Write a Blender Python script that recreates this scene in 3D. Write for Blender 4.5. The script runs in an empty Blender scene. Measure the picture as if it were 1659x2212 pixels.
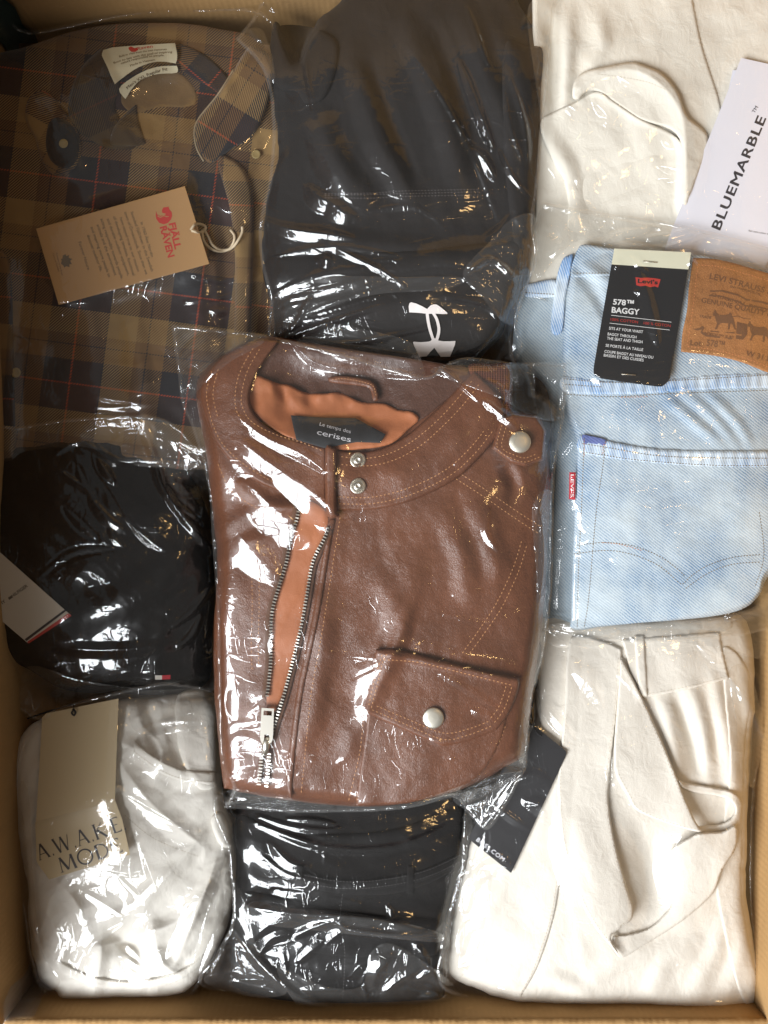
import bpy, bmesh, math, random
import numpy as np
from mathutils import Vector, Matrix

D = bpy.data
SC = bpy.context.scene
COL = SC.collection
random.seed(7)

# ---------------------------------------------------------------- camera, light, exposure
S = 0.6 / 1659.0          # metres per layout unit at z = 0
HC = 0.75                 # camera height above the top of the clothes

cam_d = D.cameras.new("camera")
cam_d.sensor_fit = 'VERTICAL'
cam_d.angle_y = 2 * math.atan(0.5 * 2212 * S / HC)
cam_d.clip_start = 0.01
cam_d.clip_end = 50
cam = D.objects.new("camera", cam_d)
COL.objects.link(cam)
cam.location = (0, 0, HC)
SC.camera = cam

world = D.worlds.new("World")
SC.world = world
world.use_nodes = True
wb = world.node_tree.nodes["Background"]
wb.inputs[0].default_value = (1.0, 0.96, 0.91, 1)
wb.inputs[1].default_value = 0.19


def area_light(name, loc, target, sx, sy, power, color, shape='RECTANGLE'):
    l = D.lights.new(name, 'AREA')
    l.shape = shape
    l.size = sx
    l.size_y = sy
    l.energy = power
    l.color = color
    o = D.objects.new(name, l)
    COL.objects.link(o)
    o.location = loc
    d = Vector(target) - Vector(loc)
    o.rotation_euler = d.to_track_quat('-Z', 'Y').to_euler()
    return o


area_light("window_light", (-1.38, -1.08, 1.48), (0.02, -0.02, 0), 1.6, 1.1, 132, (0.93, 0.965, 1.0))
area_light("ceiling_lamp", (0.75, 0.35, 1.75), (0, 0, 0), 0.16, 0.16, 1.5, (1.0, 0.62, 0.25), 'DISK')

SC.view_settings.view_transform = 'Standard'
SC.view_settings.look = 'None'
SC.view_settings.exposure = 0.0
SC.view_settings.gamma = 1.0
try:
    SC.cycles.transparent_max_bounces = 32
    SC.cycles.max_bounces = 8
    SC.cycles.glossy_bounces = 3
    SC.cycles.caustics_reflective = False
except Exception:
    pass

# ---------------------------------------------------------------- numeric helpers


def hsh(ix, iy, seed):
    h = (ix.astype(np.int64) * 374761393 + iy.astype(np.int64) * 668265263 + seed * 1274126177) & 0xffffffff
    h = ((h ^ (h >> 13)) * 1274126177) & 0xffffffff
    h = h ^ (h >> 16)
    return (h & 0xffff) / 65535.0


def gn(x, y, seed=0):
    """gradient noise, about -0.7..0.7"""
    x = np.asarray(x, float); y = np.asarray(y, float)
    ix = np.floor(x); iy = np.floor(y)
    fx = x - ix; fy = y - iy
    sx = fx * fx * fx * (fx * (fx * 6 - 15) + 10)
    sy = fy * fy * fy * (fy * (fy * 6 - 15) + 10)

    def g(dx, dy):
        a = hsh(ix + dx, iy + dy, seed) * 6.28318
        return np.cos(a) * (fx - dx) + np.sin(a) * (fy - dy)
    a = g(0, 0); b = g(1, 0); c = g(0, 1); d = g(1, 1)
    return (a + (b - a) * sx) + ((c + (d - c) * sx) - (a + (b - a) * sx)) * sy


def fbm(x, y, seed=0, octv=3):
    s = 0; a = 1.0
    for i in range(octv):
        s = s + a * gn(x * 2 ** i, y * 2 ** i, seed + i * 17)
        a *= 0.5
    return s


def ridged(x, y, seed=0):
    n = np.abs(gn(x, y, seed)) * 1.9
    n = np.sqrt(n * n + 0.0009)
    return np.clip(1 - n, 0, 1)


def sstep(x, a, b):
    t = np.clip((x - a) / (b - a), 0, 1)
    return t * t * (3 - 2 * t)


def rot(U, V, deg, cu=0, cv=0):
    a = math.radians(deg)
    du = U - cu; dv = V - cv
    return du * math.cos(a) + dv * math.sin(a), -du * math.sin(a) + dv * math.cos(a)


def spline(pts, n=8, closed=False):
    """Catmull-Rom; a point given twice in a row makes a corner"""
    p = [np.array(q, float) for q in pts]
    N = len(p)
    out = []
    rng = range(N if closed else N - 1)
    for i in rng:
        p1 = p[i]; p2 = p[(i + 1) % N]
        if np.allclose(p1, p2):
            continue
        p0 = p[i - 1] if (closed or i > 0) else p1
        p3 = p[(i + 2) % N] if (closed or i + 2 < N) else p2
        for k in range(n):
            t = k / n
            q = 0.5 * ((2 * p1) + (-p0 + p2) * t + (2 * p0 - 5 * p1 + 4 * p2 - p3) * t * t + (-p0 + 3 * p1 - 3 * p2 + p3) * t ** 3)
            out.append(q)
    if not closed:
        out.append(p[-1])
    return np.array(out)


def C(*pts):
    """outline where every point is a corner"""
    o = []
    for p in pts:
        o += [p, p]
    return o


def pdist(U, V, pts):
    """distance to polyline, nearest x, nearest y, arc fraction"""
    pts = np.asarray(pts, float)
    best = np.full(U.shape, 1e18)
    bx = np.zeros(U.shape); by = np.zeros(U.shape); bt = np.zeros(U.shape)
    L = np.concatenate([[0], np.cumsum(np.hypot(*(pts[1:] - pts[:-1]).T))])
    tot = max(L[-1], 1e-9)
    for i in range(len(pts) - 1):
        a = pts[i]; d = pts[i + 1] - a
        dd = d @ d
        if dd < 1e-9:
            continue
        t = np.clip(((U - a[0]) * d[0] + (V - a[1]) * d[1]) / dd, 0, 1)
        cx = a[0] + d[0] * t; cy = a[1] + d[1] * t
        q = (U - cx) ** 2 + (V - cy) ** 2
        m = q < best
        best = np.where(m, q, best); bx = np.where(m, cx, bx); by = np.where(m, cy, by)
        bt = np.where(m, (L[i] + t * math.sqrt(dd)) / tot, bt)
    return np.sqrt(best), bx, by, bt


def inside(U, V, poly):
    poly = np.asarray(poly, float)
    c = np.zeros(U.shape, bool)
    n = len(poly)
    j = n - 1
    for i in range(n):
        xi, yi = poly[i]; xj, yj = poly[j]
        if yi != yj:
            m = ((yi > V) != (yj > V)) & (U < (xj - xi) * (V - yi) / (yj - yi) + xi)
            c ^= m
        j = i
    return c


def close(poly):
    poly = np.asarray(poly, float)
    return np.vstack([poly, poly[:1]])


def W3(U, V, Zmm):
    z = Zmm * 0.001
    k = S * (HC - z) / HC
    return np.stack([(U - 829.5) * k, (1106 - V) * k, z], -1)


# ---------------------------------------------------------------- height map of all that lies there already
G0, GS = -180.0, 3.0
NX, NY = 680, 870
TU, TV = np.meshgrid(G0 + GS * np.arange(NX), G0 + GS * np.arange(NY))
T = np.full(TU.shape, -130.0)


def samp(A, U, V):
    x = np.clip((U - G0) / GS, 0, NX - 1.001); y = np.clip((V - G0) / GS, 0, NY - 1.001)
    ix = x.astype(int); iy = y.astype(int)
    fx = x - ix; fy = y - iy
    return (A[iy, ix] * (1 - fx) * (1 - fy) + A[iy, ix + 1] * fx * (1 - fy) + A[iy + 1, ix] * (1 - fx) * fy + A[iy + 1, ix + 1] * fx * fy)


def blur(A, r):
    for ax in (0, 1):
        P = np.pad(A, [(r, r) if k == ax else (0, 0) for k in (0, 1)], mode='edge')
        c = np.cumsum(P, axis=ax)
        c = np.concatenate([np.zeros_like(np.take(c, [0], ax)), c], ax)
        n = A.shape[ax]
        A = (np.take(c, range(2 * r + 1, 2 * r + 1 + n), ax) - np.take(c, range(0, n), ax)) / (2 * r + 1)
    return A


def dilate(A, r):
    for ax in (0, 1):
        k = 1
        B = A.copy()
        P = np.pad(A, [(r, r) if q == ax else (0, 0) for q in (0, 1)], mode='edge')
        n = A.shape[ax]
        for s in range(0, 2 * r + 1):
            B = np.maximum(B, np.take(P, range(s, s + n), ax))
        A = B
    return A


# ---------------------------------------------------------------- object helpers
def tag(o, label=None, cat=None, group=None, kind=None):
    if label: o["label"] = label
    if cat: o["category"] = cat
    if group: o["group"] = group
    if kind: o["kind"] = kind
    return o


def thing(name, label, cat, u, v, zmm, group=None):
    o = D.objects.new(name, None)
    COL.objects.link(o)
    o.empty_display_size = 0.02
    o.location = tuple(W3(np.array(float(u)), np.array(float(v)), np.array(float(zmm))))
    return tag(o, label, cat, group)


def link(name, me, mat, parent=None):
    o = D.objects.new(name, me)
    COL.objects.link(o)
    if mat is not None:
        me.materials.append(mat)
    if parent is not None:
        o.parent = parent
        # parents are unrotated empties or objects at the origin
        p = parent
        off = Vector((0, 0, 0))
        while p is not None:
            off += Vector(p.location)
            p = p.parent
        o.location = -off
    return o


def mesh_from(name, co, faces, smooth=True, uv=None):
    """co (n,3), faces (m,4) or (m,3) or python list"""
    me = D.meshes.new(name)
    if isinstance(faces, np.ndarray):
        k = faces.shape[1]
        me.vertices.add(len(co)); me.vertices.foreach_set("co", np.ascontiguousarray(co, dtype=np.float32).ravel())
        me.loops.add(faces.size); me.loops.foreach_set("vertex_index", np.ascontiguousarray(faces, dtype=np.int32).ravel())
        me.polygons.add(len(faces))
        me.polygons.foreach_set("loop_start", np.arange(0, faces.size, k, dtype=np.int32))
        me.polygons.foreach_set("loop_total", np.full(len(faces), k, dtype=np.int32))
        me.update(calc_edges=True)
    else:
        me.from_pydata([tuple(c) for c in co], [], faces)
        me.update()
    me.polygons.foreach_set("use_smooth", np.full(len(me.polygons), smooth, dtype=bool))
    if uv is not None:
        l = me.uv_layers.new(name="UVMap")
        vi = np.zeros(len(me.loops), dtype=np.int32)
        me.loops.foreach_get("vertex_index", vi)
        l.data.foreach_set("uv", np.ascontiguousarray(uv[vi], dtype=np.float32).ravel())
    me.validate()
    return me


def sheet(name, outline, zf, mat, parent=None, step=3.0, r=0, drop=0, uvf=None, closed_spline=True, put=True, n=8, smooth=True, floor=None, wob=0, rim=0):
    """a piece of material: outline in layout units, height zf(U,V) in mm, edge rounded down over r by drop (mm)"""
    global T
    poly = spline(outline, n, True) if closed_spline else np.array(outline, float)
    if wob:
        a = gn(poly[:, 0] / 37.0, poly[:, 1] / 37.0, 91) + 0.5 * gn(poly[:, 0] / 13.0, poly[:, 1] / 13.0, 92)
        b = gn(poly[:, 0] / 37.0, poly[:, 1] / 37.0, 93) + 0.5 * gn(poly[:, 0] / 13.0, poly[:, 1] / 13.0, 94)
        poly = poly + wob * np.stack([a, b], 1)
    u0 = math.floor((poly[:, 0].min() - G0) / step) * step + G0 - step
    v0 = math.floor((poly[:, 1].min() - G0) / step) * step + G0 - step
    nu = int((poly[:, 0].max() - u0) / step) + 3
    nv = int((poly[:, 1].max() - v0) / step) + 3
    U, V = np.meshgrid(u0 + step * np.arange(nu), v0 + step * np.arange(nv))
    ins = inside(U, V, poly)
    d, cx, cy, _ = pdist(U, V, close(poly))
    # snap the ring
    U2 = np.where(ins, U, cx); V2 = np.where(ins, V, cy)
    # inside vertices very near to the edge are snapped to it too
    near = ins & (d < 0.35 * step)
    U2 = np.where(near, cx, U2); V2 = np.where(near, cy, V2)
    dd = np.where(ins & ~near, d, 0.0)
    Z = zf(U2, V2)
    if r > 0:
        q = 1 - np.clip(dd / r, 0, 1)
        Z = Z - drop * (1 - np.sqrt(np.clip(1 - q * q, 0, 1)))
    if floor is not None:
        Z = np.maximum(Z, floor(U2, V2))
    cell = ins[:-1, :-1] | ins[1:, :-1] | ins[:-1, 1:] | ins[1:, 1:]
    idx = np.arange(nu * nv).reshape(nv, nu)
    f = np.stack([idx[:-1, :-1][cell], idx[1:, :-1][cell], idx[1:, 1:][cell], idx[:-1, 1:][cell]], 1)
    fu = U2.ravel()[f]; fv = V2.ravel()[f]
    ar = 0.5 * np.abs((fu[:, 2] - fu[:, 0]) * (fv[:, 3] - fv[:, 1]) - (fv[:, 2] - fv[:, 0]) * (fu[:, 3] - fu[:, 1]))
    f = f[ar > 0.004 * step * step]
    used = np.unique(f)
    remap = np.full(nu * nv, -1); remap[used] = np.arange(len(used))
    f = remap[f]
    co = W3(U2.ravel()[used], V2.ravel()[used], Z.ravel()[used])
    if uvf is None:
        uv = np.stack([U2.ravel()[used] / 100.0, -V2.ravel()[used] / 100.0], 1)
    else:
        a, b = uvf(U2.ravel()[used], V2.ravel()[used])
        uv = np.stack([a / 100.0, b / 100.0], 1)
    if rim:
        pz_ = zf(poly[:, 0], poly[:, 1])
        n0 = len(co); m_ = len(poly)
        co = np.concatenate([co, W3(poly[:, 0], poly[:, 1], pz_), W3(poly[:, 0], poly[:, 1], pz_ - rim)])
        uv = np.concatenate([uv, uv[:1].repeat(2 * m_, 0)])
        i_ = np.arange(m_)
        f = np.concatenate([f, np.stack([n0 + i_, n0 + (i_ + 1) % m_, n0 + m_ + (i_ + 1) % m_, n0 + m_ + i_], 1)])
    me = mesh_from(name, co, f, smooth, uv)
    o = link(name, me, mat, parent)
    if put:
        tin = inside(TU, TV, poly)
        if tin.any():
            jj, ii = np.where(tin)
            uu = TU[jj, ii]; vv = TV[jj, ii]
            z = zf(uu, vv)
            if r > 0:
                dd2, _, _, _ = pdist(uu, vv, close(poly))
                q = 1 - np.clip(dd2 / r, 0, 1)
                z = z - drop * (1 - np.sqrt(np.clip(1 - q * q, 0, 1)))
            if floor is not None:
                z = np.maximum(z, floor(uu, vv))
            T[jj, ii] = np.maximum(T[jj, ii], z)
    o["_poly"] = 0
    del o["_poly"]
    return o


def follow(off, sm=0):
    """height just above whatever lies there now"""
    A = T.copy()
    if sm:
        A = blur(A, sm)
    return lambda U, V: samp(A, U, V) + off


def plane_fit(pts, off=0.0, sm=3):
    """a flat card lying on the pile: plane through the pile's heights, lifted until it clears what it lies on"""
    A = blur(T, sm)
    P = np.array(pts, float)
    c = P.mean(0)
    M_ = []; b = []
    for k in range(len(P)):
        for t in (0.1, 0.4, 0.7, 1.0):
            for k2 in (k, (k + 1) % len(P)):
                u, v = c + (0.5 * (P[k] + P[k2]) - c) * t
                M_.append([u, v, 1]); b.append(float(samp(A, np.array(u), np.array(v))))
    M_ = np.array(M_); b = np.array(b)
    s, *_ = np.linalg.lstsq(M_, b, rcond=None)
    hull = []
    for sg in (1, -1):
        h_ = []
        for q in sorted(map(tuple, P), reverse=(sg < 0)):
            while len(h_) > 1 and (h_[-1][0] - h_[-2][0]) * (q[1] - h_[-2][1]) - (h_[-1][1] - h_[-2][1]) * (q[0] - h_[-2][0]) <= 0:
                h_.pop()
            h_.append(q)
        hull += h_[:-1]
    hull = (np.array(hull) - c) * 1.10 + c
    m_ = inside(TU, TV, hull)
    lift = (T[m_] - (s[0] * TU[m_] + s[1] * TV[m_] + s[2])).max() + 0.6
    return lambda U, V: s[0] * U + s[1] * V + s[2] + lift + off * 0.35


def card(name, outline, zf, mat, parent, thick=0.5, step=6.0, n=3):
    """thin stiff card with real thickness"""
    return sheet(name, outline, zf, mat, parent, step=step, n=n, put=True, rim=thick, smooth=False)


def tube(name, pts3, rad, mat, parent=None, sides=8, closed=False):
    """round cord through 3-D points (layout u, v, mm)"""
    P = np.array(pts3, float)
    co = W3(P[:, 0], P[:, 1], P[:, 2])
    n = len(co)
    verts = []; faces = []
    for i in range(n):
        a = co[max(i - 1, 0)]; b = co[min(i + 1, n - 1)]
        t = Vector(b - a).normalized() if np.linalg.norm(b - a) > 0 else Vector((1, 0, 0))
        up = Vector((0, 0, 1)) if abs(t.z) < 0.95 else Vector((1, 0, 0))
        s = t.cross(up).normalized(); w = s.cross(t).normalized()
        rr = rad[i] if hasattr(rad, '__len__') else rad
        for k in range(sides):
            an = 2 * math.pi * k / sides
            verts.append(Vector(co[i]) + (s * math.cos(an) + w * math.sin(an)) * rr)
    for i in range(n - 1):
        for k in range(sides):
            k2 = (k + 1) % sides
            faces.append((i * sides + k, i * sides + k2, (i + 1) * sides + k2, (i + 1) * sides + k))
    faces.append(tuple(range(sides))[::-1]); faces.append(tuple((n - 1) * sides + k for k in range(sides)))
    me = mesh_from(name, verts, faces, True)
    return link(name, me, mat, parent)


def stitches(name, lines, zf, mat, parent, pitch=8.5, length=6.2, width=2.0, h=0.35, jit=0.4, seed=1):
    """rows of thread stitches following the surface: one mesh of small raised beads"""
    rnd = random.Random(seed)
    vs = []; fs = []
    width = width * 1.4
    for ln in lines:
        p = spline(ln, 10)
        seg = np.hypot(*(p[1:] - p[:-1]).T)
        L = np.concatenate([[0], np.cumsum(seg)])
        s = pitch * 0.5
        while s < L[-1] - pitch * 0.3:
            def at(x):
                return np.array([np.interp(x, L, p[:, 0]), np.interp(x, L, p[:, 1])])
            a = at(max(s - length / 2, 0)); b = at(min(s + length / 2, L[-1]))
            d = (b - a) / max(np.hypot(*(b - a)), 1e-6)
            nrm = np.array([-d[1], d[0]])
            j = rnd.uniform(-jit, jit)
            a = a + nrm * j; b = b - nrm * j * 0.4
            c = (a + b) / 2
            q = np.array([a, c + nrm * width / 2, b, c - nrm * width / 2, c])
            z = zf(q[:, 0], q[:, 1])
            z = np.array([z[0] - 0.1, z[1] - 0.02, z[2] - 0.1, z[3] - 0.02, z[4] + h])
            w = W3(q[:, 0], q[:, 1], z)
            k = len(vs)
            vs += [tuple(x) for x in w]
            fs += [(k, k + 3, k + 4), (k + 3, k + 2, k + 4), (k + 2, k + 1, k + 4), (k + 1, k, k + 4)]
            s += pitch * rnd.uniform(0.93, 1.07)
    me = mesh_from(name, np.array(vs), np.array(fs), True)
    o = link(name, me, mat, parent)
    o["kind"] = "stuff"
    return o


_fc = {}


def text_shape(s, bold=0.0, space=1.0):
    key = (s, bold, space)
    if key in _fc:
        return _fc[key]
    cu = D.curves.new("t", 'FONT')
    cu.body = s
    cu.space_character = space
    cu.resolution_u = 3
    o = D.objects.new("t", cu)
    COL.objects.link(o)
    dg = bpy.context.evaluated_depsgraph_get()
    me = D.meshes.new_from_object(o.evaluated_get(dg))
    co = np.array([v.co[:] for v in me.vertices]); tris = []
    me.calc_loop_triangles()
    tris = [tuple(t.vertices) for t in me.loop_triangles]
    D.objects.remove(o); D.curves.remove(cu); D.meshes.remove(me)
    if bold:
        # thicken the strokes: push the outline outwards
        tr = np.array(tris)
        e = {}
        for a_, b_, c_ in tris:
            for i_, j_ in ((a_, b_), (b_, c_), (c_, a_)):
                e[(i_, j_)] = 1
        nn = np.zeros((len(co), 2))
        for (i_, j_) in e:
            if (j_, i_) not in e:
                d_ = co[j_, :2] - co[i_, :2]
                L_ = np.hypot(*d_)
                if L_ > 1e-9:
                    n_ = np.array([d_[1], -d_[0]]) / L_
                    nn[i_] += n_; nn[j_] += n_
        l_ = np.hypot(nn[:, 0], nn[:, 1])
        nn = nn / np.maximum(l_, 1e-6)[:, None] * np.minimum(2 / np.maximum(l_, 0.9), 1.6)[:, None]
        co = co.copy(); co[:, :2] += nn * bold
    _fc[key] = (co, tris)
    return _fc[key]


CAP = 0.729


def lettering(name, s, p0, p1, cap, zf, mat, parent, bold=0.0, off=0.12, arc=0.0, space=1.0, label=None):
    """flat print: baseline from p0 to p1 (fits the width), cap height in layout units, optional arc sag"""
    co, tris = text_shape(s, bold, space)
    x0, x1 = co[:, 0].min(), co[:, 0].max()
    t = (co[:, 0] - x0) / (x1 - x0)
    y = co[:, 1] / CAP * cap
    p0 = np.array(p0, float); p1 = np.array(p1, float)
    d = (p1 - p0); L = np.hypot(*d); d = d / L
    up = np.array([d[1], -d[0]])
    sag = arc * 4 * t * (1 - t)
    ang = np.arctan2(arc * 4 * (1 - 2 * t), L) if arc else np.zeros_like(t)
    yy = sag + y * np.cos(ang)
    xx = t * L - y * np.sin(ang)
    U = p0[0] + d[0] * xx + up[0] * yy
    V = p0[1] + d[1] * xx + up[1] * yy
    me = mesh_from(name, W3(U, V, zf(U, V) + off), [tuple(x) for x in tris], False)
    o = link(name, me, mat, parent)
    return o


def printed(name, polys, zf, mat, parent, off=0.12):
    """flat printed shapes: list of polygons (layout units)"""
    bm = bmesh.new()
    for p in polys:
        q = np.array(p, float)
        w = W3(q[:, 0], q[:, 1], zf(q[:, 0], q[:, 1]) + off)
        vs = [bm.verts.new(x) for x in w]
        try:
            bm.faces.new(vs)
        except ValueError:
            pass
    bmesh.ops.triangulate(bm, faces=bm.faces[:])
    for f in bm.faces:
        if f.normal.z < 0:
            f.normal_flip()
    me = D.meshes.new(name)
    bm.to_mesh(me); bm.free()
    return link(name, me, mat, parent)


def stroke(pts, w0, w1=None):
    """polygon of a pen stroke along pts with widths"""
    p = np.array(pts, float)
    n = len(p)
    w = np.linspace(w0, w1 if w1 is not None else w0, n)
    d = np.gradient(p, axis=0)
    d /= np.maximum(np.hypot(d[:, 0], d[:, 1])[:, None], 1e-9)
    nr = np.stack([-d[:, 1], d[:, 0]], 1)
    return np.vstack([p + nr * w[:, None] / 2, (p - nr * w[:, None] / 2)[::-1]])


def disc(name, u, v, zmm, profile, mat, parent, seg=32):
    """lathe of (radius in layout units, height mm) about (u, v)"""
    vs = []; fs = []
    for (rr, hh) in profile:
        for k in range(seg):
            a = 2 * math.pi * k / seg
            vs.append(W3(np.array(u + rr * math.cos(a)), np.array(v + rr * math.sin(a)), np.array(zmm + hh)))
    for i in range(len(profile) - 1):
        for k in range(seg):
            k2 = (k + 1) % seg
            fs.append((i * seg + k, (i + 1) * seg + k, (i + 1) * seg + k2, i * seg + k2))
    fs.append(tuple((len(profile) - 1) * seg + k for k in range(seg))[::-1])
    me = mesh_from(name, np.array(vs), fs, True)
    return link(name, me, mat, parent)


# ---- shape terms (all in mm)
LD = np.array([-0.45, 0.89])      # where the window is, in layout directions


WIN = np.array([-1.38, -1.08, 1.48])


def mirror_dir(u, v):
    """downhill direction (layout) and slope of a facet at (u, v) that shows the camera the window"""
    P = np.array([(u - 829.5) * S, (1106 - v) * S, -0.02])
    a = WIN - P; a /= np.linalg.norm(a)
    b = np.array([0, 0, HC]) - P; b /= np.linalg.norm(b)
    h = a + b
    g = np.array([h[0], -h[1]]) / h[2]
    m = np.hypot(*g)
    return g / max(m, 1e-6), m


def hl(U, V, pts, w, tilt=0.42, back=0.6, grad=None):
    """a fold of film whose near side slopes towards the window; pts is the middle of the bright side.
    grad(u, v): slope of what the film lies on, so that base and fold together face the window. Gives height and a 0..1 mask"""
    pa = np.array(pts, float)
    c = pa.mean(0)
    ld, m = mirror_dir(*c)
    m = m * tilt / 0.42
    w = w * 1.5
    p = spline(pts, 6) if len(pts) > 2 else pa
    t_ = p[-1] - p[0]; t_ /= max(np.hypot(*t_), 1e-6)
    nr = np.array([-t_[1], t_[0]])
    nr = nr * (1 if nr @ ld > 0 else -1)
    al = max(nr @ ld, 0.45)
    s0 = 0.0
    if grad is not None:
        s0 = -float(grad(*c) @ nr)
    sl = min(max(m * al ** 0.5 - s0, 0.05), 0.85)
    p = p - nr * w * 0.5
    d, bx, by, t = pdist(U, V, p)
    side = (U - bx) * nr[0] + (V - by) * nr[1]
    ww = np.where(side > 0, w, w * back) * (0.3 + 0.7 * np.clip(np.sin(np.pi * (0.04 + 0.92 * t)), 0, 1) ** 0.6)
    q = np.clip(1 - d / np.maximum(ww, 1e-3), 0, 1)
    mk = np.clip(q * 5, 0, 1)
    q = np.where(q > 0.85, 0.85 + (q - 0.85) * 0.6, q)
    return sl * ww * 0.3617 * q * np.where(side > 0, 1, 1 / back), mk


def ridge(U, V, pts, w, amp, p=1.0, taper=True):
    pl = spline(pts, 6) if len(pts) > 2 else np.array(pts, float)
    d, bx, by, t = pdist(U, V, pl)
    tp = np.clip(np.sin(np.pi * (0.03 + 0.94 * t)), 0, 1) ** 0.5 if taper else 1.0
    q = np.clip(1 - d / w, 0, 1)
    if p == 2:
        q = q * q * (3 - 2 * q)
    elif p != 1.0:
        q = q ** p
    return amp * q * tp


def stepf(U, V, pts, w, amp):
    """cloth edge: one side (left of travel direction) raised by amp"""
    pl = spline(pts, 6)
    d, bx, by, t = pdist(U, V, pl)
    # side
    e = np.gradient(pl, axis=0)
    tt = np.clip((t * (len(pl) - 1)).astype(int), 0, len(pl) - 1)
    ex = e[tt, 0]; ey = e[tt, 1]
    s = ex * (V - by) - ey * (U - bx)
    sd = np.where(s > 0, d, -d)
    return amp * (0.5 - 0.5 * np.clip(sd / w, -1, 1)) * np.exp(-np.maximum(d - 4 * w, 0) / (8 * w))
# ---------------------------------------------------------------- materials


class NT:
    def __init__(s, name):
        s.m = D.materials.new(name)
        s.m.use_nodes = True
        s.t = s.m.node_tree
        s.t.nodes.clear()
        s.out = s.t.nodes.new("ShaderNodeOutputMaterial")
        s.uv = s.n("ShaderNodeUVMap", uv_map="UVMap").outputs[0]

    def n(s, kind, ins=None, **kw):
        x = s.t.nodes.new(kind)
        for k, v in kw.items():
            setattr(x, k, v)
        for k, v in (ins or {}).items():
            sock = x.inputs[k]
            if isinstance(v, bpy.types.NodeSocket):
                s.t.links.new(v, sock)
            else:
                sock.default_value = v
        return x

    def math(s, op, a, b=None, c=None):
        x = s.n("ShaderNodeMath", operation=op)
        for i, v in enumerate((a, b, c)):
            if v is None: continue
            if isinstance(v, bpy.types.NodeSocket): s.t.links.new(v, x.inputs[i])
            else: x.inputs[i].default_value = v
        return x.outputs[0]

    def dot(s, vec, d):
        x = s.n("ShaderNodeVectorMath", operation='DOT_PRODUCT')
        s.t.links.new(vec, x.inputs[0]); x.inputs[1].default_value = d
        return x.outputs["Value"]

    def noise(s, scale, detail=3, rough=0.5, vec=None, stretch=None, dist=0.0):
        v = vec or s.uv
        if stretch:
            mp = s.n("ShaderNodeMapping", {0: v, 3: stretch[:3]})
            if len(stretch) > 3: mp.inputs[2].default_value = (0, 0, stretch[3])
            v = mp.outputs[0]
        return s.n("ShaderNodeTexNoise", {"Vector": v, "Scale": scale, "Detail": detail, "Roughness": rough, "Distortion": dist}).outputs["Fac"]

    def voro(s, scale, feature='F1', vec=None):
        return s.n("ShaderNodeTexVoronoi", {"Vector": vec or s.uv, "Scale": scale}, feature=feature).outputs["Distance"]

    def ramp(s, fac, stops, interp='LINEAR'):
        x = s.n("ShaderNodeValToRGB", {0: fac})
        cr = x.color_ramp
        cr.interpolation = interp
        while len(cr.elements) > 1: cr.elements.remove(cr.elements[-1])
        cr.elements[0].position = stops[0][0]; cr.elements[0].color = (*stops[0][1], 1)
        for p, c in stops[1:]:
            e = cr.elements.new(p); e.color = (*c, 1)
        return x.outputs[0]

    def mix(s, f, a, b, blend='MIX'):
        x = s.n("ShaderNodeMix", data_type='RGBA', blend_type=blend)
        for sock, v in ((x.inputs[0], f), (x.inputs[6], a), (x.inputs[7], b)):
            if isinstance(v, bpy.types.NodeSocket): s.t.links.new(v, sock)
            elif isinstance(v, (int, float)): sock.default_value = v
            else: sock.default_value = (*v, 1)
        return x.outputs[2]

    def bump(s, h, strength=0.3, dist=0.0005, normal=None):
        x = s.n("ShaderNodeBump", {"Height": h, "Strength": strength, "Distance": dist})
        if normal is not None: s.t.links.new(normal, x.inputs["Normal"])
        return x.outputs[0]

    def pbr(s, color, rough=0.6, normal=None, metal=0.0, spec=0.5, sheen=0.0, coat=0.0, sub=0.0):
        b = s.n("ShaderNodeBsdfPrincipled")
        for k, v in (("Base Color", color), ("Roughness", rough), ("Metallic", metal), ("Specular IOR Level", spec), ("Sheen Weight", sheen), ("Coat Weight", coat)):
            if isinstance(v, bpy.types.NodeSocket): s.t.links.new(v, b.inputs[k])
            elif k == "Base Color": b.inputs[k].default_value = (*v, 1)
            else: b.inputs[k].default_value = v
        if normal is not None: s.t.links.new(normal, b.inputs["Normal"])
        s.t.links.new(b.outputs[0], s.out.inputs[0])
        return s.m


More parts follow.
